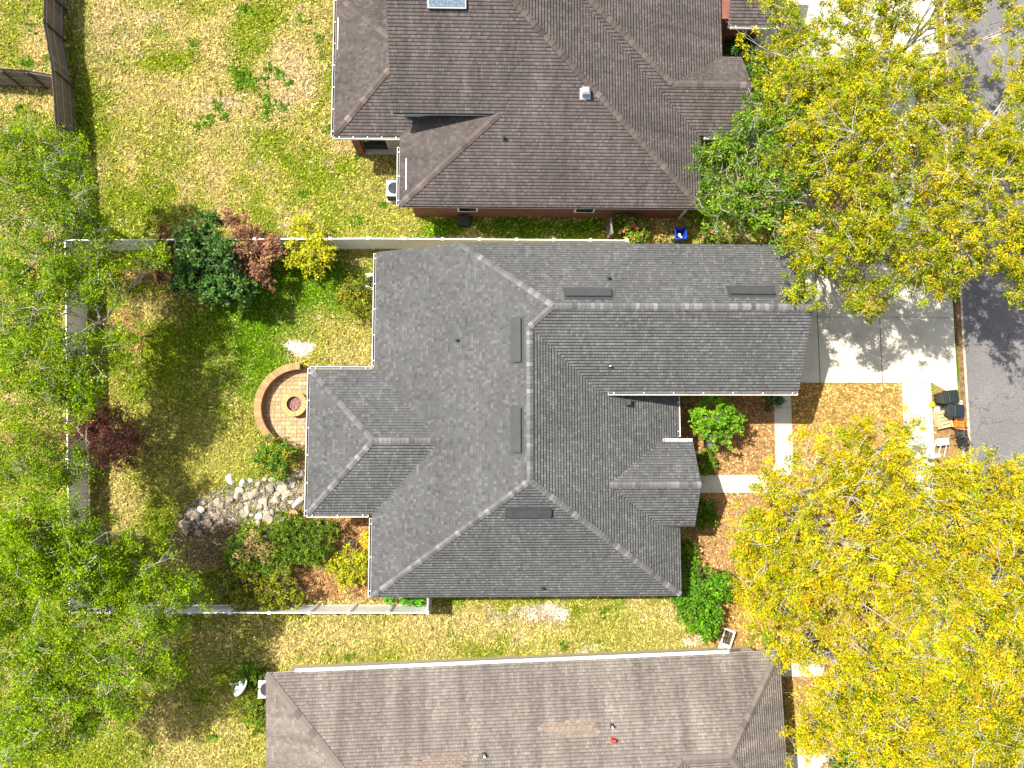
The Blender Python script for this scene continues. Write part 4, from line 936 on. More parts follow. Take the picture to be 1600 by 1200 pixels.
b = MB(); b.tube((x, y, 0), (x, y, 0.3), 0.025, n=8); b.build('riser', 'black', t); b = MB(); b.tube((x-0.14, y-0.04, 0.3), (x+0.14, y+0.06, 0.32), 0.03, 0.02, 8); b.build('nozzle', 'white', t)
x, y = W(458, 804, 0.35); t = thing('tree_stump', (x, y, 0), 'round cut tree stump between the pale rocks and the hedge', 'stump')
MB().tube((x, y, 0), (x, y, 0.34), 0.27, 0.24, 18, caps=True).build('bark', 'wall_stone', t); b = MB(); b.tube((x, y, 0.34), (x, y, 0.352), 0.225, 0.225, 18); b.build('cut_face', 'wood_cut', t)
# brick-edged block by the wing
x, y = W(468, 592, 0.0)

# ---- patio with seat wall and fire pit
PC = W(472, 637, 0); PR = W(407, 637, 0)
rad = PC[0]-W(411, 637)[0]
n = 40; pp = [(PC[0]+rad*1.02*math.cos(a), PC[1]+rad*1.02*math.sin(a)) for a in np.linspace(math.radians(75), math.radians(262), 36)] + [(-7.4, PC[1]-rad*0.95), (-7.4, PC[1]+rad*0.98)]
sheet('patio', ccw(pp), 0.03, 'pavers', thick=0.1)
t = thing('seat_wall', (PC[0]-rad, PC[1], 0), 'curved tan stone seat wall around the fire pit', 'wall')
b = MB(); b.ring(PC, rad-0.04, rad+0.26, 0, 0.46, 56, math.radians(92), math.radians(232)); b.build('wall_blocks', 'wall_stone', t)
b = MB(); n = 44; a0, a1 = math.radians(91), math.radians(233)
for k in range(n):
    q_ = rng.uniform(0.75, 1.15); b.cc = (0.43*q_, 0.275*q_*rng.uniform(0.9, 1.1), 0.125*q_)
    q0 = a0+(a1-a0)*k/n+0.003; q1 = a0+(a1-a0)*(k+1)/n-0.003; b.ring(PC, rad-0.06, rad+0.29, 0.462, 0.545, 1, q0, q1)
b.build('cap_stones', 'cap_stone', t)
F = W(459.5, 631, 0.42); t = thing('fire_pit', (F[0], F[1], 0), 'round stone fire pit filled with pink lava rock', 'fire pit')
MB().ring(F, 0.40, 0.58, 0, 0.36, 36).build('pit_wall', 'wall_stone', t)
b = MB(); n = 18
for k in range(n):
    q_ = rng.uniform(0.85, 1.15); b.cc = (0.46*q_, 0.31*q_, 0.13*q_); b.ring(F, 0.37, 0.62, 0.362, 0.43, 2, 2*math.pi*k/n+0.008, 2*math.pi*(k+1)/n-0.008)
b.build('cap_stones', 'cap_stone', t)
V = []; Fc = []; col = []
b = MB(); b.tube((F[0], F[1], 0.03), (F[0], F[1], 0.20), 0.395, n=30)
for k in range(170):
    r = 0.35*math.sqrt(rng.random()); a = rng.random()*6.28; s = rng.uniform(0.02, 0.045); b.taper((F[0]+r*math.cos(a), F[1]+r*math.sin(a), 0.19), (s*2, s*2), (s, s), s*1.4, rng.random()*3)
b.build('lava_rock', 'lava', t)

# ---- rocks of the dry rock garden
def rock_mesh(r, flat, seed):
    g = np.random.default_rng(seed); bm = bmesh.new(); bmesh.ops.create_icosphere(bm, subdivisions=2, radius=1)
    ax3 = g.normal(size=(9, 3)); ax3 /= np.linalg.norm(ax3, axis=1)[:, None]; cut = g.uniform(0.42, 0.85, 9)
    for v in bm.verts:
        p = np.array(v.co)
        for a, c in zip(ax3, cut):
            d = p @ a
            if d > c: p = p-a*(d-c)
        v.co = p*np.array((r, r*g.uniform(0.65, 1.0) if v.index == 0 else r*0.85, flat))
    me = bpy.data.meshes.new('rock'); bm.to_mesh(me); bm.free(); return me
def rock(px, py, r, mat, label, group=None, flat=None, rz=None, sy=None):
    x, y = W(px, py, 0.1); me = rock_mesh(r, flat or r*0.6, int(px*7+py)); me.materials.append(M[mat])
    o = bpy.data.objects.new('rock', me); C.objects.link(o); o.location = (x, y, (flat or r*0.6)*0.35)
    o.rotation_euler = (0, 0, rng.random()*6 if rz is None else rz); 
    if sy: o.scale = (1, sy, 1)
    return tag(o, label, 'rock', group)
rock(359, 748, 0.34, 'rock_white', 'white slab of rock lying on the grass, farthest from the house', None, 0.12, -1.0, 0.75)
rock(379, 754, 0.24, 'rock_white', 'square white rock next to the white slab on the grass', None, 0.13)
rock(391, 750, 0.16, 'rock_white', 'small white rock third in the row on the grass', None, 0.10)
rock(466, 786, 0.40, 'rock_white', 'big bright white boulder against the corner of the grey roof', None, 0.25, 0.75, 0.7)
rock(404, 806, 0.26, 'rock_white', 'white boulder at the edge of the long hedge', None, 0.22)
rock(396, 771, 0.38, 'rock', 'broad pale flat rock in the middle of the rock garden', None, 0.14)
rock(422, 763, 0.30, 'rock', 'tan round-edged rock on the north side of the rock garden', None, 0.18)
rock(429, 782, 0.34, 'rock', 'large cream rock at the east of the rock pile', None, 0.2)
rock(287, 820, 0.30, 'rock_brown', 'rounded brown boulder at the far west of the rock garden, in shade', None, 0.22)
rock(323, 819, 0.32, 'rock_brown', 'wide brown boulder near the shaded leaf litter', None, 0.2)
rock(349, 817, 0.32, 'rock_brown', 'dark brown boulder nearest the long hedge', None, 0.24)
rock(359, 780, 0.24, 'rock', 'pale boulder at the north edge beside the dark shrub shade', None, 0.2)
rock(314, 796, 0.24, 'rock_white', 'pale grey boulder on the northwest side of the rock pile', None, 0.2)
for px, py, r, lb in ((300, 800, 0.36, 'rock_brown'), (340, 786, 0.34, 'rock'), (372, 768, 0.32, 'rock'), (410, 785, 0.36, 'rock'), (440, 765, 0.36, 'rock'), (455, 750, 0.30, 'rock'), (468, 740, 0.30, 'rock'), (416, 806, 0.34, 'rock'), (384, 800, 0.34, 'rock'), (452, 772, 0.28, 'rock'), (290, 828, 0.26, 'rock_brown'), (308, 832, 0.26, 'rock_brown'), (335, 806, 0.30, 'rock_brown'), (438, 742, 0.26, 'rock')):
    rock(px, py, r, lb, 'one of the medium flat tan-grey rocks spread through the rock garden', 'medium rocks of the rock garden', 0.11)
small = [(371,776),(385,788),(378,800),(372,792),(412,777),(415,795),(425,800),(436,800),(420,812),(437,812),(433,770),(410,768),(402,757),(414,750),(425,748),(436,754),(398,790),(392,805),(440,790),(300,810),(309,806),(331,803),(340,800),(306,825),(335,826),(297,803),(318,785),(327,790),(345,790),(352,799),(450,770),(458,760),(467,752),(455,785),(470,766),(447,745),(461,742),(366,812),(281,806),(275,816),(337,812),(402,818),(445,778),(386,775),(408,792)]
for px, py in small:
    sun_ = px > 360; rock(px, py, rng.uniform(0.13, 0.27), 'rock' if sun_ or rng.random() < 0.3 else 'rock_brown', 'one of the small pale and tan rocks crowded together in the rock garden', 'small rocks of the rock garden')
for px, py, lb in ((856, 957, 'flat pale stones'), ):
    pass
b = MB()
for k in range(2600):
    a = rng.random()*6.28; r = math.sqrt(rng.random()); px = 378+95*r*math.cos(a); py = 788+34*r*math.sin(a)-(px-378)*0.20; x, y = W(px, py, 0); s = rng.uniform(0.02, 0.05)
    g = rng.uniform(0.08, 0.45); b.cc = (g, g*0.95, g*0.88); b.taper((x, y, -0.01), (s*2, s*1.5), (s, s*0.8), s*1.1, rng.random()*3)
tag(b.build('pebbles', 'board'), 'loose river pebbles filling the gaps of the rock garden', 'pebbles', kind='stuff')

# ------------------------------------------------------------------ plants
def leaves(cent, per, spread, size, pal, pw, jit=0.18, up=0.9, elong=1.9, cl_noise=0.5, seed=0, tint=None):
    """leaf quads round clump centres cent (n,3). pal: colours, pw: weights; each clump leans to one colour"""
    g = np.random.default_rng(seed); n = len(cent); pal = np.array(pal); pw = np.array(pw)/sum(pw)
    ci = g.choice(len(pal), n, p=pw)
    if tint is not None: ci = np.where(g.random(n) < 0.6, tint, ci)
    P = np.repeat(cent, per, axis=0); m = len(P)
    ns = 5; sd_ = g.normal(size=(n, ns, 3)); sd_[:, :, 2] *= 0.55; sd_ /= np.linalg.norm(sd_, axis=2)[:, :, None]; sd_ *= g.uniform(0.6, 1.25, (n, ns, 1))
    which = g.integers(0, ns, m); dr_ = sd_[np.repeat(np.arange(n), per), which]
    off = dr_*g.random((m, 1))*spread+g.normal(0, 0.16*spread, (m, 3)); P = P+off; dr_ = dr_/np.linalg.norm(dr_, axis=1)[:, None]
    li = np.repeat(ci, per); sw = g.random(m) < cl_noise; li[sw] = g.choice(len(pal), sw.sum(), p=pw)
    col = pal[li]*np.exp(g.normal(0, jit, (m, 1)))*np.repeat(np.exp(g.normal(0, jit*0.9, (n, 1))), per, axis=0)
    nrm = g.normal(size=(m, 3)); nrm[:, 2] = np.abs(nrm[:, 2])*0.8+up; nrm /= np.linalg.norm(nrm, axis=1)[:, None]
    a = g.normal(size=(m, 3))*0.7+dr_*1.2; a -= (a*nrm).sum(1)[:, None]*nrm; a /= np.linalg.norm(a, axis=1)[:, None]; b_ = np.cross(nrm, a)
    s = size*np.exp(g.normal(0, 0.25, (m, 1))); 
    V = np.stack([P-a*s*elong/2, P-b_*s/2+a*s*0.1, P+a*s*elong/2, P+b_*s/2+a*s*0.1], 1).reshape(-1, 3)
    F = np.arange(m*4).reshape(m, 4); return V, F, col
def tubes(segs, n=4):
    """segs (m,8): x0 y0 z0 r0 x1 y1 z1 r1 -> one array of prisms"""
    S = np.array(segs); p0 = S[:, :3]; p1 = S[:, 4:7]; d = p1-p0; d /= np.maximum(np.linalg.norm(d, axis=1), 1e-9)[:, None]
    a = np.cross(d, np.where(np.abs(d[:, 2:3]) > 0.9, [[1, 0, 0]], [[0, 0, 1]])); a /= np.linalg.norm(a, axis=1)[:, None]; b_ = np.cross(d, a)
    V = []
    for p, r in ((p0, S[:, 3]), (p1, S[:, 7])):
        for k in range(n): t = 2*math.pi*k/n; V.append(p+(a*math.cos(t)+b_*math.sin(t))*r[:, None])
    V = np.stack(V, 1); m = len(S); F = []
    for k in range(n): F.append([k, (k+1) % n, n+(k+1) % n, n+k])
    F = np.array(F)[None]+(np.arange(m)*2*n)[:, None, None]; return V.reshape(-1, 3), F.reshape(-1, 4)
def bez(a, c, b_, n, g, wob):
    t = np.linspace(0, 1, n+1)[:, None]; p = (1-t)**2*a+2*t*(1-t)*c+t*t*b_; p[1:-1] += g.normal(0, wob, (n-1, 3)); return p
def tree(label, base, lobes, pal, pw, name='tree', group=None, dens=1.0, leaf=0.075, per=34, spread=0.42, bark='bark', trunk_r=0.2, fork=0.35, gap=0.42, lm='leaf', cat='tree', twig=1.0, zbias=0.5, seed=1, elong=1.9, up=0.9, clump=2.0, multi=1, jit=0.18, reach=0.12, fill=0.5, sub=0.0):
    """lobes: (photo x, photo y, height of the lobe's centre, radius, half height)"""
    g = np.random.default_rng(seed); bx, by = base; t = thing(name, (bx, by, 0), label, cat, group)
    cents = []; own = []; tint = []
    vn = VN(seed+50); LB = []
    for li, (px, py, z, r, rz) in enumerate(lobes):
        x, y = W(px, py, z); LB.append(np.array((x, y, z)))
        n = int(dens*clump*r*r*math.pi*(1+0.4*rz/r)*3.0)+3
        if sub:
            # billows: smaller tufts spread over the lobe, with shaded creases between them
            k_ = max(5, int(2.6*(r/sub)**2)); sc_ = g.normal(size=(k_, 3)); sc_ /= np.linalg.norm(sc_, axis=1)[:, None]; sc_[:, 2] = np.where(g.random(k_) < 0.8, np.abs(sc_[:, 2]), sc_[:, 2])
            rr = g.random((k_, 1))**0.45*g.uniform(0.85, 1.18, (k_, 1)); sc_ = sc_*rr*np.array((r-sub*0.4, r-sub*0.4, rz)); sz_ = sub*np.exp(g.normal(0, 0.25, k_))
            w_ = sz_**2; pick = g.choice(k_, n, p=w_/w_.sum()); d = g.normal(size=(n, 3)); d /= np.linalg.norm(d, axis=1)[:, None]; d[:, 2] = np.where(g.random(n) < 0.75, np.abs(d[:, 2]), d[:, 2])
            d[:, :2] *= g.uniform(0.8, 1.3, (n, 1)); p = LB[-1]+sc_[pick]+d*(g.random((n, 1))**0.4)*sz_[pick][:, None]*np.array((1, 1, 0.7))
            keep = p[:, 2] > 0.12; p = p[keep]; cents.append(p); own += [li]*len(p)
            tint.append(g.choice(len(pal), k_, p=np.array(pw)/sum(pw))[pick][keep]); continue
        d = g.normal(size=(n, 3)); d /= np.linalg.norm(d, axis=1)[:, None]; d[:, 2] = np.where(g.random(n) < zbias, np.abs(d[:, 2]), d[:, 2])
        edge = 0.80+0.42*vn(np.arctan2(d[:, 1], d[:, 0])*1.6+li*7, d[:, 2]*2, 1.0)[:, None]
        p = d*(g.random((n, 1))**fill)*edge*np.array((r, r, rz))+LB[-1]
        k = vn(p[:, 0]*1.0+p[:, 2]*0.5, p[:, 1], 0.9)*0.6+vn(p[:, 0], p[:, 1]+30, 2.3)*0.4; keep = (k > gap*0.9+g.normal(0, 0.05, n)) & (p[:, 2] > 0.12)
        p = p[keep]; cents.append(p); own += [li]*len(p)
    cents = np.concatenate(cents); own = np.array(own); top = np.mean(LB, axis=0)
    V, F, col = leaves(cents, per, spread, leaf, pal, pw, seed=seed+9, elong=elong, up=up, jit=jit, tint=np.concatenate(tint) if tint else None)
    crown = np_mesh('crown' if cat == 'tree' else 'foliage', V, F, col, lm, t)
    segs = []
    def chain(p, r0, r1_):
        rs = np.linspace(r0, r1_, len(p))
        for i in range(len(p)-1): segs.append([*p[i], rs[i], *p[i+1], rs[i+1]])
    zf = top[2]*fork; fk = np.array((bx+(top[0]-bx)*0.15, by+(top[1]-by)*0.15, zf))
    for q in range(multi):
        a = q*2.4; s0 = np.array((bx+0.12*multi*math.cos(a)*(multi > 1), by+0.12*multi*math.sin(a)*(multi > 1), -0.1)); chain(bez(s0, np.array((s0[0], s0[1], zf*0.6)), fk, 5, g, trunk_r*0.12), trunk_r*1.15/math.sqrt(multi), trunk_r*0.8/math.sqrt(multi))
    for li, Lc in enumerate(LB):
        r, rz = lobes[li][3:5]; mid = (fk+Lc)/2+np.array((0, 0, -0.1*top[2])); limb = bez(fk, mid, Lc-np.array((0, 0, rz*0.45)), 7, g, 0.10); chain(limb, trunk_r*0.55, trunk_r*0.22)
        mine = cents[own == li]
        if not len(mine): continue
        nb = max(5, int(len(mine)*0.10*twig)); sel = mine[g.choice(len(mine), min(nb, len(mine)), replace=False)]; nodes = []
        for c in sel:
            s = limb[g.integers(3, len(limb))]; md = (s+c)/2+g.normal(0, 0.12*r, 3)*np.array((1, 1, 0.5)); br = bez(s, md, c+(c-s)*reach, 5, g, 0.06); chain(br, trunk_r*0.20+0.008, 0.007); nodes.append(br[2:])
        nodes = np.concatenate(nodes)
        ntw = int(len(mine)*0.7*twig); 
        if ntw:
            sel = mine[g.choice(len(mine), min(ntw, len(mine)), replace=False)]
            for c in sel:
                q_ = ((nodes-c)**2).sum(1); j = g.choice(np.argpartition(q_, min(3, len(q_)-1))[:3]); s = nodes[j]; e_ = c+(c-s)*reach*0.5+g.normal(0, 0.05, 3)
                L_ = np.linalg.norm(e_-s); pts_ = bez(s, (s+e_)/2+g.normal(0, 0.22*L_, 3), e_, 4, g, 0.03*L_+0.01); chain(pts_, 0.012, 0.004)
                for _ in range(2):
                    h_ = pts_[g.integers(1, 4)]; f_ = h_+(e_-s)*g.uniform(0.15, 0.35)+g.normal(0, 0.18*L_, 3); segs.append([*h_, 0.006, *f_, 0.003])
    V, F = tubes(segs, 5); tr = np_mesh('trunk' if cat == 'tree' else 'stems', V, F, None, bark, t)
    return t

OAK = [(0.56, 0.445, 0.006), (0.46, 0.41, 0.004), (0.26, 0.32, 0.004), (0.09, 0.15, 0.004), (0.55, 0.40, 0.06), (0.55, 0.35, 0.008)]
SPR = [(0.25, 0.38, 0.003), (0.16, 0.28, 0.003), (0.065, 0.13, 0.003), (0.37, 0.45, 0.008)]
def under(px, py, z):                                    # ground point below something seen at that pixel and height
    return W(px, py, z)
ta = dict(dens=1.15, leaf=0.041, per=90, spread=0.36, sub=0.62, elong=2.1, trunk_r=0.18, bark='bark_pale', clump=1.9, twig=0.8, reach=0.05, lm='leaf_oak')
tree('tall yellow-green oak over the corner of the two drives, in the upper right', under(1350, 300, 7), [(1215,190,6.0,1.3,1.0),(1255,250,6.4,1.6,1.2),(1200,110,5.8,1.1,0.9),(1300,120,7,2.6,1.6),(1360,210,8,3.2,1.8),(1290,240,7.2,2.4,1.6),(1350,330,7.5,2.9,1.7),(1270,400,6.6,1.9,1.4),(1420,410,6.8,2.1,1.3),(1235,80,6.2,1.8,1.1),(1340,460,6,1.3,1.0),(1240,160,6.3,1.6,1.2),(1300,360,7,2.0,1.5),(1245,455,6.2,0.7,0.6),(1345,490,5.6,0.6,0.5)],
     OAK, [1.5, 4, 8, 5.5, 1.4, 0.4], name='oak_tree', group='large oaks in yellow flower', seed=11, gap=0.27, **ta)
tree('yellow oak at the upper right edge, spreading over the road', under(1530, 300, 7), [(1460,240,7.6,2.6,1.7),(1540,300,7.8,2.9,1.7),(1500,370,7,2.4,1.5),(1580,380,7,2.3,1.4),(1560,210,7.2,2.4,1.4),(1460,150,7,1.8,1.1),(1590,440,6.5,1.1,1.0),(1600,120,6.5,1.6,1.0),(1480,430,6.4,1.5,1.0)],
     OAK, [2.6, 5, 7.5, 4, 1.4, 0.6], name='oak_tree', group='large oaks in yellow flower', seed=12, gap=0.30, **ta)
tree('thin yellow-green oak in the far top right corner, over the pale drive', under(1480, 20, 6.5), [(1470,20,6.5,1.9,1.1),(1400,20,6.5,2.0,1.1),(1590,40,6.5,1.3,0.9),(1330,30,6.3,1.8,1.1),(1520,-30,6.5,2.4,1.2),(1400,90,6.3,1.2,0.9),(1200,20,6,1.0,0.8)],
     OAK, [2, 5, 7, 3.4, 1.2, 0.6], name='oak_tree', group='large oaks in yellow flower', seed=13, gap=0.33, **ta)
tree('darker green tree with pale bare twigs at the corner of the brown roof', under(1175, 280, 5.2), [(1180,190,5.6,1.2,0.9),(1110,270,4.8,1.0,0.9),(1165,225,6,1.7,1.2),(1210,200,6,1.3,1.0),(1120,240,5.4,1.1,0.9),(1150,310,5,1.5,1.2),(1195,280,5.8,1.7,1.3),(1120,330,4.2,1.0,0.8),(1215,340,5.2,1.2,1.0),(1160,350,3.8,0.8,0.8)],
     [(0.14, 0.27, 0.012), (0.08, 0.17, 0.010), (0.26, 0.38, 0.02), (0.05, 0.10, 0.010)], [4, 3, 3, 2], seed=14, gap=0.27, dens=1.15, leaf=0.058, per=46, spread=0.38, trunk_r=0.16, bark='bark_pale', clump=1.9, twig=2.2, reach=0.3, sub=0.5)
tree('yellow oak over the front lawn of the grey house', under(1310, 830, 7), [(1180,820,5,1.2,0.9),(1172,905,4.8,1.2,0.9),(1165,860,4.6,0.9,0.8),(1225,960,5.4,1.5,1.1),(1290,735,6,2.1,1.4),(1225,810,5.8,1.9,1.4),(1330,830,7.6,2.9,1.8),(1400,730,6.4,2.1,1.4),(1250,900,6.4,2.3,1.6),(1380,920,7.2,2.6,1.7),(1185,880,4.6,1.0,0.9),(1330,690,5.2,1.0,0.8),(1440,810,6.8,2.2,1.5),(1420,672,4.6,0.55,0.5),(1205,760,4.8,1.0,0.8),(1190,930,4.8,1.0,0.9)],
     OAK, [5.5, 6.5, 4.5, 2.2, 1.0, 1.7], name='oak_tree', group='large oaks in yellow flower', seed=15, gap=0.20, **ta)
tree('yellow oak beside the road at the middle of the right edge', under(1550, 860, 7), [(1540,770,6.6,2.2,1.4),(1590,850,7.2,2.6,1.7),(1500,850,7,2.4,1.6),(1610,750,6.2,1.7,1.2),(1560,950,7.2,2.6,1.7),(1480,930,6.8,2.2,1.5),(1500,760,5.6,1.3,1.0),(1620,900,7,2.2,1.6)],
     OAK, [5.5, 6.5, 4.5, 2.4, 1.0, 1.4], name='oak_tree', group='large oaks in yellow flower', seed=16, gap=0.20, **ta)
tree('yellow oak in the bottom right corner between the tan-roofed house and the road', under(1400, 1090, 7), [(1330,1040,7,2.4,1.6),(1285,1110,6.2,1.7,1.3),(1420,1060,7.4,2.8,1.7),(1370,1160,7,2.5,1.6),(1480,1170,7.2,2.8,1.7),(1530,1060,7,2.6,1.6),(1600,1150,7,2.8,1.7),(1255,1000,5.4,1.4,1.0),(1600,1030,6.8,2.2,1.5),(1270,1160,5.4,1.0,0.8),(1400,1230,7,2.6,1.5),(1550,1240,7,2.6,1.5)],
     OAK, [5.5, 6.5, 4.6, 2.4, 1.2, 1.3], name='oak_tree', group='large oaks in yellow flower', seed=17, gap=0.20, **ta)
# spring-green trees on the left
tb = dict(leaf=0.046, per=64, spread=0.48, sub=0.55, trunk_r=0.10, bark='bark_pale', clump=1.7, twig=0.8, reach=0.15, cat='tree', group='thin spring-green trees behind the white fence')
tree('airy bright green tree over the wooden fence at the left', under(70, 300, 5.5), [(60,250,6,2.2,1.4),(20,310,6,2.1,1.3),(110,310,5.6,1.8,1.2),(40,390,6,2.0,1.3),(165,360,4.6,1.2,0.9),(110,240,5.2,1.2,0.9),(130,420,5,1.4,1.0)], SPR, [5, 5, 3, 1], seed=21, dens=1.2, gap=0.33, **tb)
tree('airy bright green tree reaching over the white fence corner', under(80, 480, 5.5), [(60,470,6,2.2,1.3),(130,460,5.4,1.7,1.1),(20,540,6,2.0,1.3),(110,540,5.6,2.0,1.2),(190,430,4.4,1.2,0.8),(180,540,4.6,1.4,0.9),(240,400,4.0,0.9,0.6)], SPR, [4, 5, 3, 1], seed=22, dens=1.1, gap=0.34, **dict(tb, trunk_r=0.08))
tree('thin green tree left of the red shrub', under(60, 640, 5.5), [(50,600,6,1.9,1.2),(120,600,5.2,1.5,1.0),(140,620,4.8,1.0,0.8),(30,720,5.6,1.7,1.2),(90,735,5,1.4,1.0),(118,580,5.2,1.0,0.8),(120,640,5,0.8,0.6),(122,728,5,0.9,0.7)], SPR, [4, 5, 3, 1], seed=23, dens=1.1, gap=0.34, **dict(tb, trunk_r=0.06, bark='bark'))
td = dict(tb); td.update(per=84, twig=0.5)
tree('dense bright green tree at the middle of the left edge', under(80, 860, 6), [(50,830,6.6,2.4,1.6),(120,830,6,2.0,1.4),(30,920,6.4,2.2,1.5),(110,910,6,2.2,1.4),(180,880,5,1.6,1.1),(200,930,4.6,1.3,0.9),(-20,860,6.4,2.2,1.5)], SPR, [6, 4, 2, 1.5], seed=24, dens=1.4, gap=0.22, **td)
tree('feathery green tree over the corner of the south white fence', under(190, 990, 5), [(230,900,4.6,1.4,0.9),(180,970,5.4,1.8,1.1),(250,970,4.8,1.4,0.9),(140,1050,5.4,2.0,1.2),(200,1060,5,1.5,1.0),(300,930,4,1.0,0.7),(260,1040,4.2,1.0,0.8),(160,1120,4.6,1.3,0.9)], SPR, [6, 5, 2.5, 1], seed=25, dens=1.3, gap=0.30, **tb)
tree('bright green tree in the lower left corner', under(50, 1060, 5.5), [(40,1010,6,2.0,1.3),(60,1090,6,2.2,1.4),(10,1140,5.6,1.8,1.2),(110,1120,5,1.4,1.0)], SPR, [5, 5, 2.5, 1], seed=26, dens=1.2, gap=0.32, **tb)
tree('young bright green tree by the front bed, next to the bench', under(1115, 655, 2.4), [(1115,650,2.6,1.05,0.8),(1140,655,2.3,0.75,0.6),(1100,665,2.2,0.6,0.5),(1125,680,2.0,0.6,0.5)],
     [(0.17, 0.36, 0.010), (0.11, 0.27, 0.010), (0.27, 0.44, 0.03), (0.05, 0.14, 0.010)], [4, 4, 2, 1], seed=27, dens=1.6, leaf=0.064, per=40, spread=0.25, trunk_r=0.07, clump=2.6, gap=0.25, twig=0.5, elong=1.9, lm='leaf_thick')

def shrub(label, spots, z, pal, pw, name='shrub', seed=1, leaf=0.05, per=34, spread=0.24, gap=0.22, dens=1.5, group=None, cat='shrub', **kw):
    """spots: (photo x, photo y, radius); all at about height z"""
    lobes = [(px, py, z*(0.62 if len(s) == 0 else s[0]), r*1.13, max(0.2, z*0.42)) for px, py, r, *s in [(a, b, c) for a, b, c in spots]]
    bx, by = np.mean([W(a, b, z*0.6) for a, b, c in spots], axis=0)
    args = dict(bark='bark', trunk_r=0.05, fork=0.25, clump=3.2, multi=3, twig=0.25, lm='leaf_thick', jit=0.2, zbias=0.75, reach=0.05, fill=0.4)
    args.update(kw)
    return tree(label, (bx, by), lobes, pal, pw, name=name, group=group, dens=dens, leaf=leaf, per=per, spread=spread, gap=gap, seed=seed, cat=cat, **args)
DG = [(0.045, 0.115, 0.020), (0.075, 0.17, 0.025), (0.15, 0.25, 0.06), (0.02, 0.05, 0.012)]
MG = [(0.115, 0.205, 0.010), (0.07, 0.14, 0.008), (0.21, 0.30, 0.015), (0.035, 0.07, 0.006)]
YG = [(0.46, 0.46, 0.015), (0.34, 0.38, 0.012), (0.55, 0.45, 0.02), (0.16, 0.20, 0.01)]
OG = [(0.22, 0.24, 0.015), (0.13, 0.16, 0.012), (0.34, 0.30, 0.02), (0.06, 0.08, 0.01)]
PK = [(0.36, 0.17, 0.10), (0.24, 0.10, 0.07), (0.46, 0.27, 0.13), (0.30, 0.28, 0.05)]
RD = [(0.19, 0.06, 0.05), (0.10, 0.03, 0.03), (0.24, 0.09, 0.06), (0.12, 0.14, 0.02)]
shrub('big dark green glossy shrub against the north fence of the back yard', [(310,380,0.9),(330,430,1.25),(295,430,0.9),(360,455,0.9),(350,400,0.9),(330,350,0.45),(385,460,0.5)], 3.0, DG, [4, 5, 3, 2], seed=31, leaf=0.085, per=26, elong=2.0)
shrub('loose pinkish brown shrub between the dark green one and the yellow one', [(385,365,0.75),(410,400,0.85),(380,400,0.7),(430,385,0.6),(410,430,0.6),(365,345,0.45)], 2.4, PK, [5, 4, 2, 1], seed=32, leaf=0.05, gap=0.36, twig=1.2, bark='bark_red', spread=0.25)
shrub('bright yellow-green shrub by the white fence', [(480,380,0.9),(500,395,0.75),(460,400,0.6),(490,415,0.65),(475,350,0.4),(515,400,0.35)], 2.2, YG, [5, 4, 3, 1.5], seed=33, leaf=0.055, per=30)
shrub('dark maroon shrub at the left of the dark green one', [(262,375,0.6),(250,400,0.5),(255,430,0.5),(270,350,0.3)], 2.0, RD, [4, 4, 2, 0.6], seed=34, leaf=0.045, gap=0.44, twig=1.6, bark='bark_red')
shrub('olive shrub beside the air conditioner of the grey house', [(555,455,0.7),(560,480,0.7),(540,465,0.5),(574,495,0.5),(570,440,0.35)], 1.3, OG, [4, 4, 2, 2], seed=35, leaf=0.05, per=30)
shrub('twiggy maroon shrub growing through the back fence', [(165,668,0.9),(195,690,0.8),(140,670,0.8),(160,705,0.8),(115,678,0.7),(190,718,0.6),(215,685,0.5),(80,685,0.5),(60,680,0.4),(180,645,0.6),(140,650,0.5)], 2.6, RD, [4, 4, 3, 0.4], seed=36, leaf=0.036, gap=0.47, twig=2.2, bark='bark_red', spread=0.3, reach=0.3)
shrub('orange-flecked green shrub south of the fire pit', [(420,702,0.7),(440,720,0.7),(415,722,0.6),(450,705,0.55),(437,738,0.4)], 1.1, [(0.10, 0.24, 0.015), (0.05, 0.13, 0.01), (0.60, 0.30, 0.04), (0.20, 0.30, 0.02)], [5, 3, 1.3, 3], seed=37, leaf=0.05, per=30)
tag(shrub('long dense green hedge with browned middle, south of the rocks', [(505,830,0.8),(480,850,1.0),(450,830,0.8),(440,870,0.9),(410,850,0.9),(380,850,0.8),(400,880,0.7),(370,870,0.6),(495,865,0.7),(460,815,0.5),(425,885,0.7)], 1.4, MG, [5, 4, 2, 2], name='hedge', seed=38, leaf=0.045, per=44, dens=1.4, cat='hedge'))
shrub('tawny dried patch of shrub in the middle of the hedge', [(400,845,0.55),(420,865,0.45),(385,862,0.45)], 1.9, [(0.42, 0.27, 0.12), (0.30, 0.20, 0.08), (0.22, 0.26, 0.03)], [4, 3, 2], seed=39, leaf=0.045, per=16, gap=0.42)
shrub('olive shrub hanging over the south white fence', [(400,920,0.9),(440,915,0.8),(370,915,0.8),(455,935,0.6),(420,945,0.6),(380,945,0.5),(350,910,0.6)], 1.9, OG, [4, 4, 2.5, 2], seed=40, leaf=0.05, per=28, gap=0.28)
shrub('round golden-green shrub close to the west wall of the grey house', [(545,880,0.75),(530,888,0.5),(560,895,0.5),(540,905,0.45),(565,870,0.4)], 1.1, YG, [4, 5, 2, 2], seed=41, leaf=0.05, per=30)
shrub('small bright yellow shrub at the house corner, just above the round one', [(574,838,0.25),(575,850,0.28)], 0.7, [(0.70, 0.55, 0.015), (0.6, 0.5, 0.02)], [1, 1], seed=42, leaf=0.045, per=30)
shrub('green leafy shrub in the dark mulch south of the bench', [(1098,712,0.45),(1100,728,0.45),(1108,718,0.35)], 0.8, MG, [4, 2, 3, 1], seed=43, leaf=0.06)
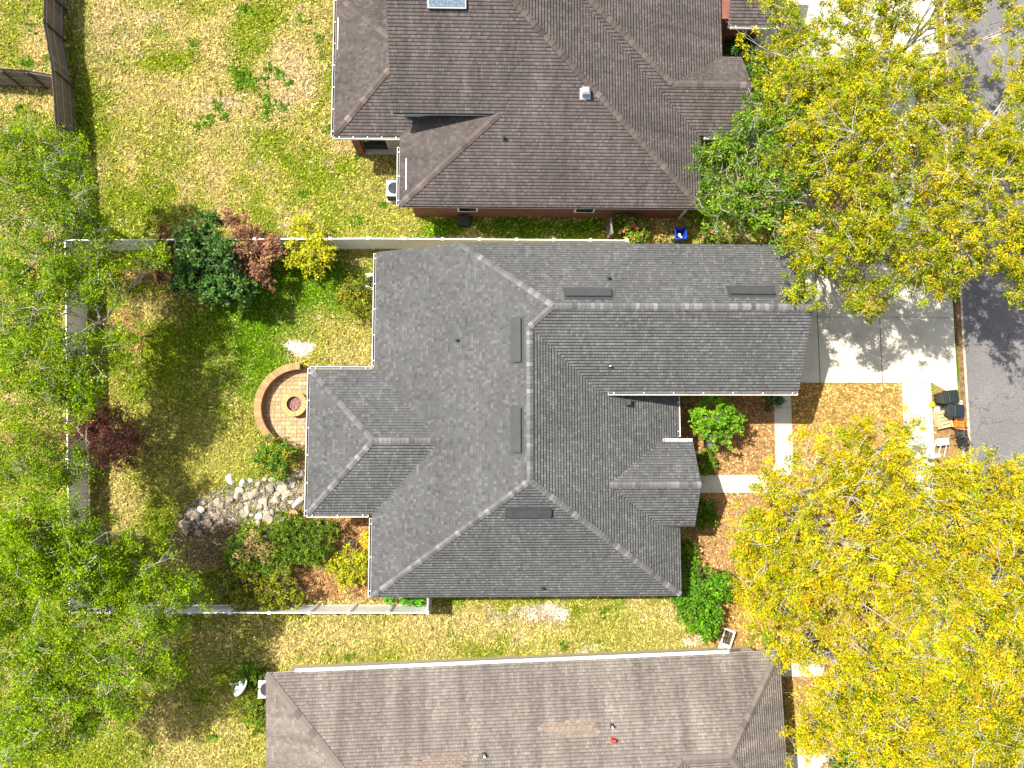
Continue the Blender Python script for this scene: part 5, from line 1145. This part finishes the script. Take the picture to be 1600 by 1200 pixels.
shrub('dark green shrub by the path, in the shade of the entry gable', [(1100,795,0.42),(1102,812,0.48),(1108,805,0.35)], 0.8, MG, [4, 3, 1, 1], seed=44, leaf=0.06)
shrub('row of clipped green plants along the east wall', [(1075,850,0.30),(1080,865,0.30),(1080,880,0.32),(1078,895,0.3),(1072,862,0.3)], 1.0, MG, [4, 2, 3, 1], seed=45, leaf=0.055)
shrub('large bright green shrub at the southeast corner of the grey house', [(1090,915,1.0),(1105,940,0.95),(1080,950,0.8),(1095,970,0.7),(1120,915,0.7),(1075,925,0.6),(1060,938,0.4),(1100,985,0.35)], 2.0, [(0.095, 0.25, 0.008), (0.06, 0.175, 0.006), (0.18, 0.36, 0.015), (0.03, 0.08, 0.006)], [5, 4, 2, 1.5], seed=46, leaf=0.062, per=28)
def roses(label, spots, seed, n=7):
    t = shrub(label, spots, 1.0, MG+[(0.34, 0.42, 0.05)], [4, 2, 3, 1, 3], name='rose_bush', seed=seed, leaf=0.065, per=26)
    o0 = origin(t); g = np.random.default_rng(seed)
    for k in range(n):
        px, py, r = spots[g.integers(len(spots))]; px += g.normal(0, r*14); py += g.normal(0, r*9); x, y = W(px, py, 1.05); b = MB()
        for q in range(6):
            a = q*1.05; b.poly([(x, y, 1.03), (x+0.06*math.cos(a), y+0.06*math.sin(a), 1.07), (x+0.075*math.cos(a+0.5), y+0.075*math.sin(a+0.5), 1.08), (x+0.06*math.cos(a+1), y+0.06*math.sin(a+1), 1.07)])
        b.build('flower', 'flower', t)
    return t
roses('rose bush with pink flowers beside the narrow wooden gate', [(975,352,0.45),(992,355,0.5),(1003,362,0.45),(985,367,0.4),(968,345,0.3)], 47, 8)
roses('yellowish bush with a few pink flowers right of the blue bin', [(1105,362,0.35),(1120,368,0.35),(1112,355,0.3),(1095,372,0.25)], 48, 4)
shrub('straw-coloured plant left of the blue bin', [(1035,366,0.3),(1045,370,0.3),(1028,372,0.2)], 0.5, [(0.55, 0.42, 0.10), (0.30, 0.30, 0.04)], [2, 1], seed=49, leaf=0.05, per=14)
shrub('dark green bush against the brick at the top right of the brown roof', [(1145,72,0.55),(1160,76,0.5),(1172,60,0.45)], 1.2, DG, [4, 4, 3, 2], seed=50, leaf=0.06)
shrub('dark green bush under the end of the brown porch roof', [(1180,120,0.6),(1185,145,0.55),(1178,100,0.5)], 1.5, DG, [4, 4, 3, 2], seed=51, leaf=0.06)
shrub('dark bush under the gutter of the garage, at the path', [(1205,624,0.4),(1218,622,0.3)], 0.7, DG, [4, 4, 2, 2], seed=52, leaf=0.05)
shrub('dark green bush north of the satellite dish', [(390,1050,0.6),(400,1062,0.5),(378,1058,0.4)], 1.0, MG, [4, 5, 1, 2], seed=53, leaf=0.055)
shrub('olive bush under the satellite dish, beside the tan-roofed house', [(385,1095,0.6),(400,1110,0.6),(405,1130,0.5),(392,1120,0.5)], 1.0, OG+[(0.10, 0.22, 0.015)], [3, 3, 2, 1, 4], seed=54, leaf=0.05)
shrub('low bright green plants behind the last panel of the south fence', [(645,936,0.3),(657,936,0.28),(632,936,0.25),(608,934,0.2)], 0.6, [(0.12, 0.40, 0.015), (0.07, 0.26, 0.012)], [1, 1], seed=55, leaf=0.06, per=22)
shrub('small tuft plant near the lawn chair', [(1194,1000,0.4),(1200,995,0.3)], 0.6, [(0.20, 0.34, 0.02), (0.12, 0.24, 0.01)], [1, 1], seed=56, leaf=0.05, per=18, gap=0.3)
shrub('green bush at the very bottom, beside the tan-roofed house', [(1325,1190,0.6),(1345,1195,0.6),(1305,1200,0.5)], 1.0, MG, [4, 3, 2, 1], seed=57, leaf=0.06)

# ------------------------------------------------------------------ grass: blades and tufts over the lawns
def blades(n, box, hmin, hmax):
    x = rng.uniform(box[0], box[2], n); y = rng.uniform(box[1], box[3], n); k = np.ones(n, bool)
    for p in pave+foot+[pp]: k &= ~inpoly(x, y, p)
    x, y = x[k], y[k]; n = len(x); c = ground_color(x, y, 0.9)*np.exp(rng.normal(0, 0.42, (n, 1)))*1.12
    h = rng.uniform(hmin, hmax, (n, 1)); a = rng.uniform(0, 2*math.pi, n); d = np.stack([np.cos(a), np.sin(a), np.zeros(n)], 1); s = np.stack([-np.sin(a), np.cos(a), np.zeros(n)], 1)*rng.uniform(0.012, 0.040, (n, 1))
    P = np.stack([x, y, np.full(n, -0.03)], 1); ln = rng.uniform(0.5, 1.5, (n, 1))
    V = np.stack([P-s, P+s, P+s*0.8+d*h*0.6*ln+np.array((0, 0, 1))*h*0.8, P+d*h*1.5*ln+np.array((0, 0, 1))*h*0.9], 1).reshape(-1, 3)
    return V, np.arange(n*4).reshape(n, 4), c
V, F, c = blades(560000, (-26, -16, 22.6, 25), 0.04, 0.115)
tag(np_mesh('grass', V, F, c, 'grass'), 'dry yellow and green lawn grass around the houses', 'grass', kind='stuff')

# weeds: darker rosettes standing in the thin lawn
wp = [(376,118),(384,128),(372,135),(425,107),(434,112),(453,132),(412,129),(417,150),(418,165),(431,160),(442,168),(338,163),(340,172),(351,182),(308,195),(302,70),(402,142),(419,177),(475,300),(382,12),(600,45),(612,120),(612,140),(545,1028),(500,60),(470,30),(365,110),(386,116),(395,124),(440,120),(330,182),(320,190),(600,80),(35,95),(45,100),(50,40),(75,90),(30,170),(940,955),(880,1010),(330,1150),(560,240),(510,200),(600,320),(560,345),(240,330)]
wc = []
for px, py in wp:
    for k in range(7): wc.append((*W(px+rng.normal(0, 4.5), py+rng.normal(0, 4), 0.04), 0.03))
for k in range(260):
    x, y = rng.uniform(-25, 20), rng.uniform(-15, 23)
    q = np.array([x]), np.array([y])
    if not any(inpoly(*q, p)[0] for p in pave+foot+[pp]): wc.append((x, y, 0.02))
V, F, c = leaves(np.array(wc), 34, 0.15, 0.040, [(0.07, 0.19, 0.006), (0.11, 0.25, 0.008), (0.17, 0.30, 0.01)], [3, 3, 1], seed=77)
tag(np_mesh('weeds', V, F, c, 'leaf_thick'), 'dark green weeds scattered through the lawns', 'weeds', kind='stuff')
# fallen oak leaves and catkins on the paving and mulch near the big oaks
n = 15000; fx = rng.uniform(11, 29, n); fy = rng.uniform(-15, 23, n); dens_ = N2(fx, fy, 0.6)*0.6+N3(fx, fy, 2.2)*0.4
gut = np.abs(fx-(gx+0.25)) < 0.3; k = (rng.random(n) < np.where(gut, 1.0, np.clip((dens_-0.42)*2.2, 0.02, 0.6)))
for p in foot: k &= ~inpoly(fx, fy, p)
fx, fy = fx[k], fy[k]
gx2 = rng.uniform(gx+0.08, xr, 1600); gy2 = rng.uniform(-16, 23, 1600); fx = np.concatenate([fx, gx2]); fy = np.concatenate([fy, gy2]); n = len(fx)
a = rng.uniform(0, 6.28, n); d = np.stack([np.cos(a), np.sin(a), rng.normal(0, 0.25, n)], 1)*rng.uniform(0.018, 0.04, (n, 1)); e2 = np.stack([-np.sin(a), np.cos(a), rng.normal(0, 0.25, n)], 1)*rng.uniform(0.008, 0.018, (n, 1)); P = np.stack([fx, fy, np.full(n, 0.046)], 1)
V = np.stack([P-d, P-e2, P+d, P+e2], 1).reshape(-1, 3); pc_ = np.array([(0.32, 0.17, 0.05), (0.20, 0.10, 0.04), (0.45, 0.33, 0.05), (0.40, 0.26, 0.11)])
tag(np_mesh('fallen_leaves', V, np.arange(4*n).reshape(n, 4), pc_[rng.integers(0, 4, n)], 'leaf_thick'), 'brown and yellow fallen leaves on the drive, gutter and beds', 'fallen leaves', kind='stuff')
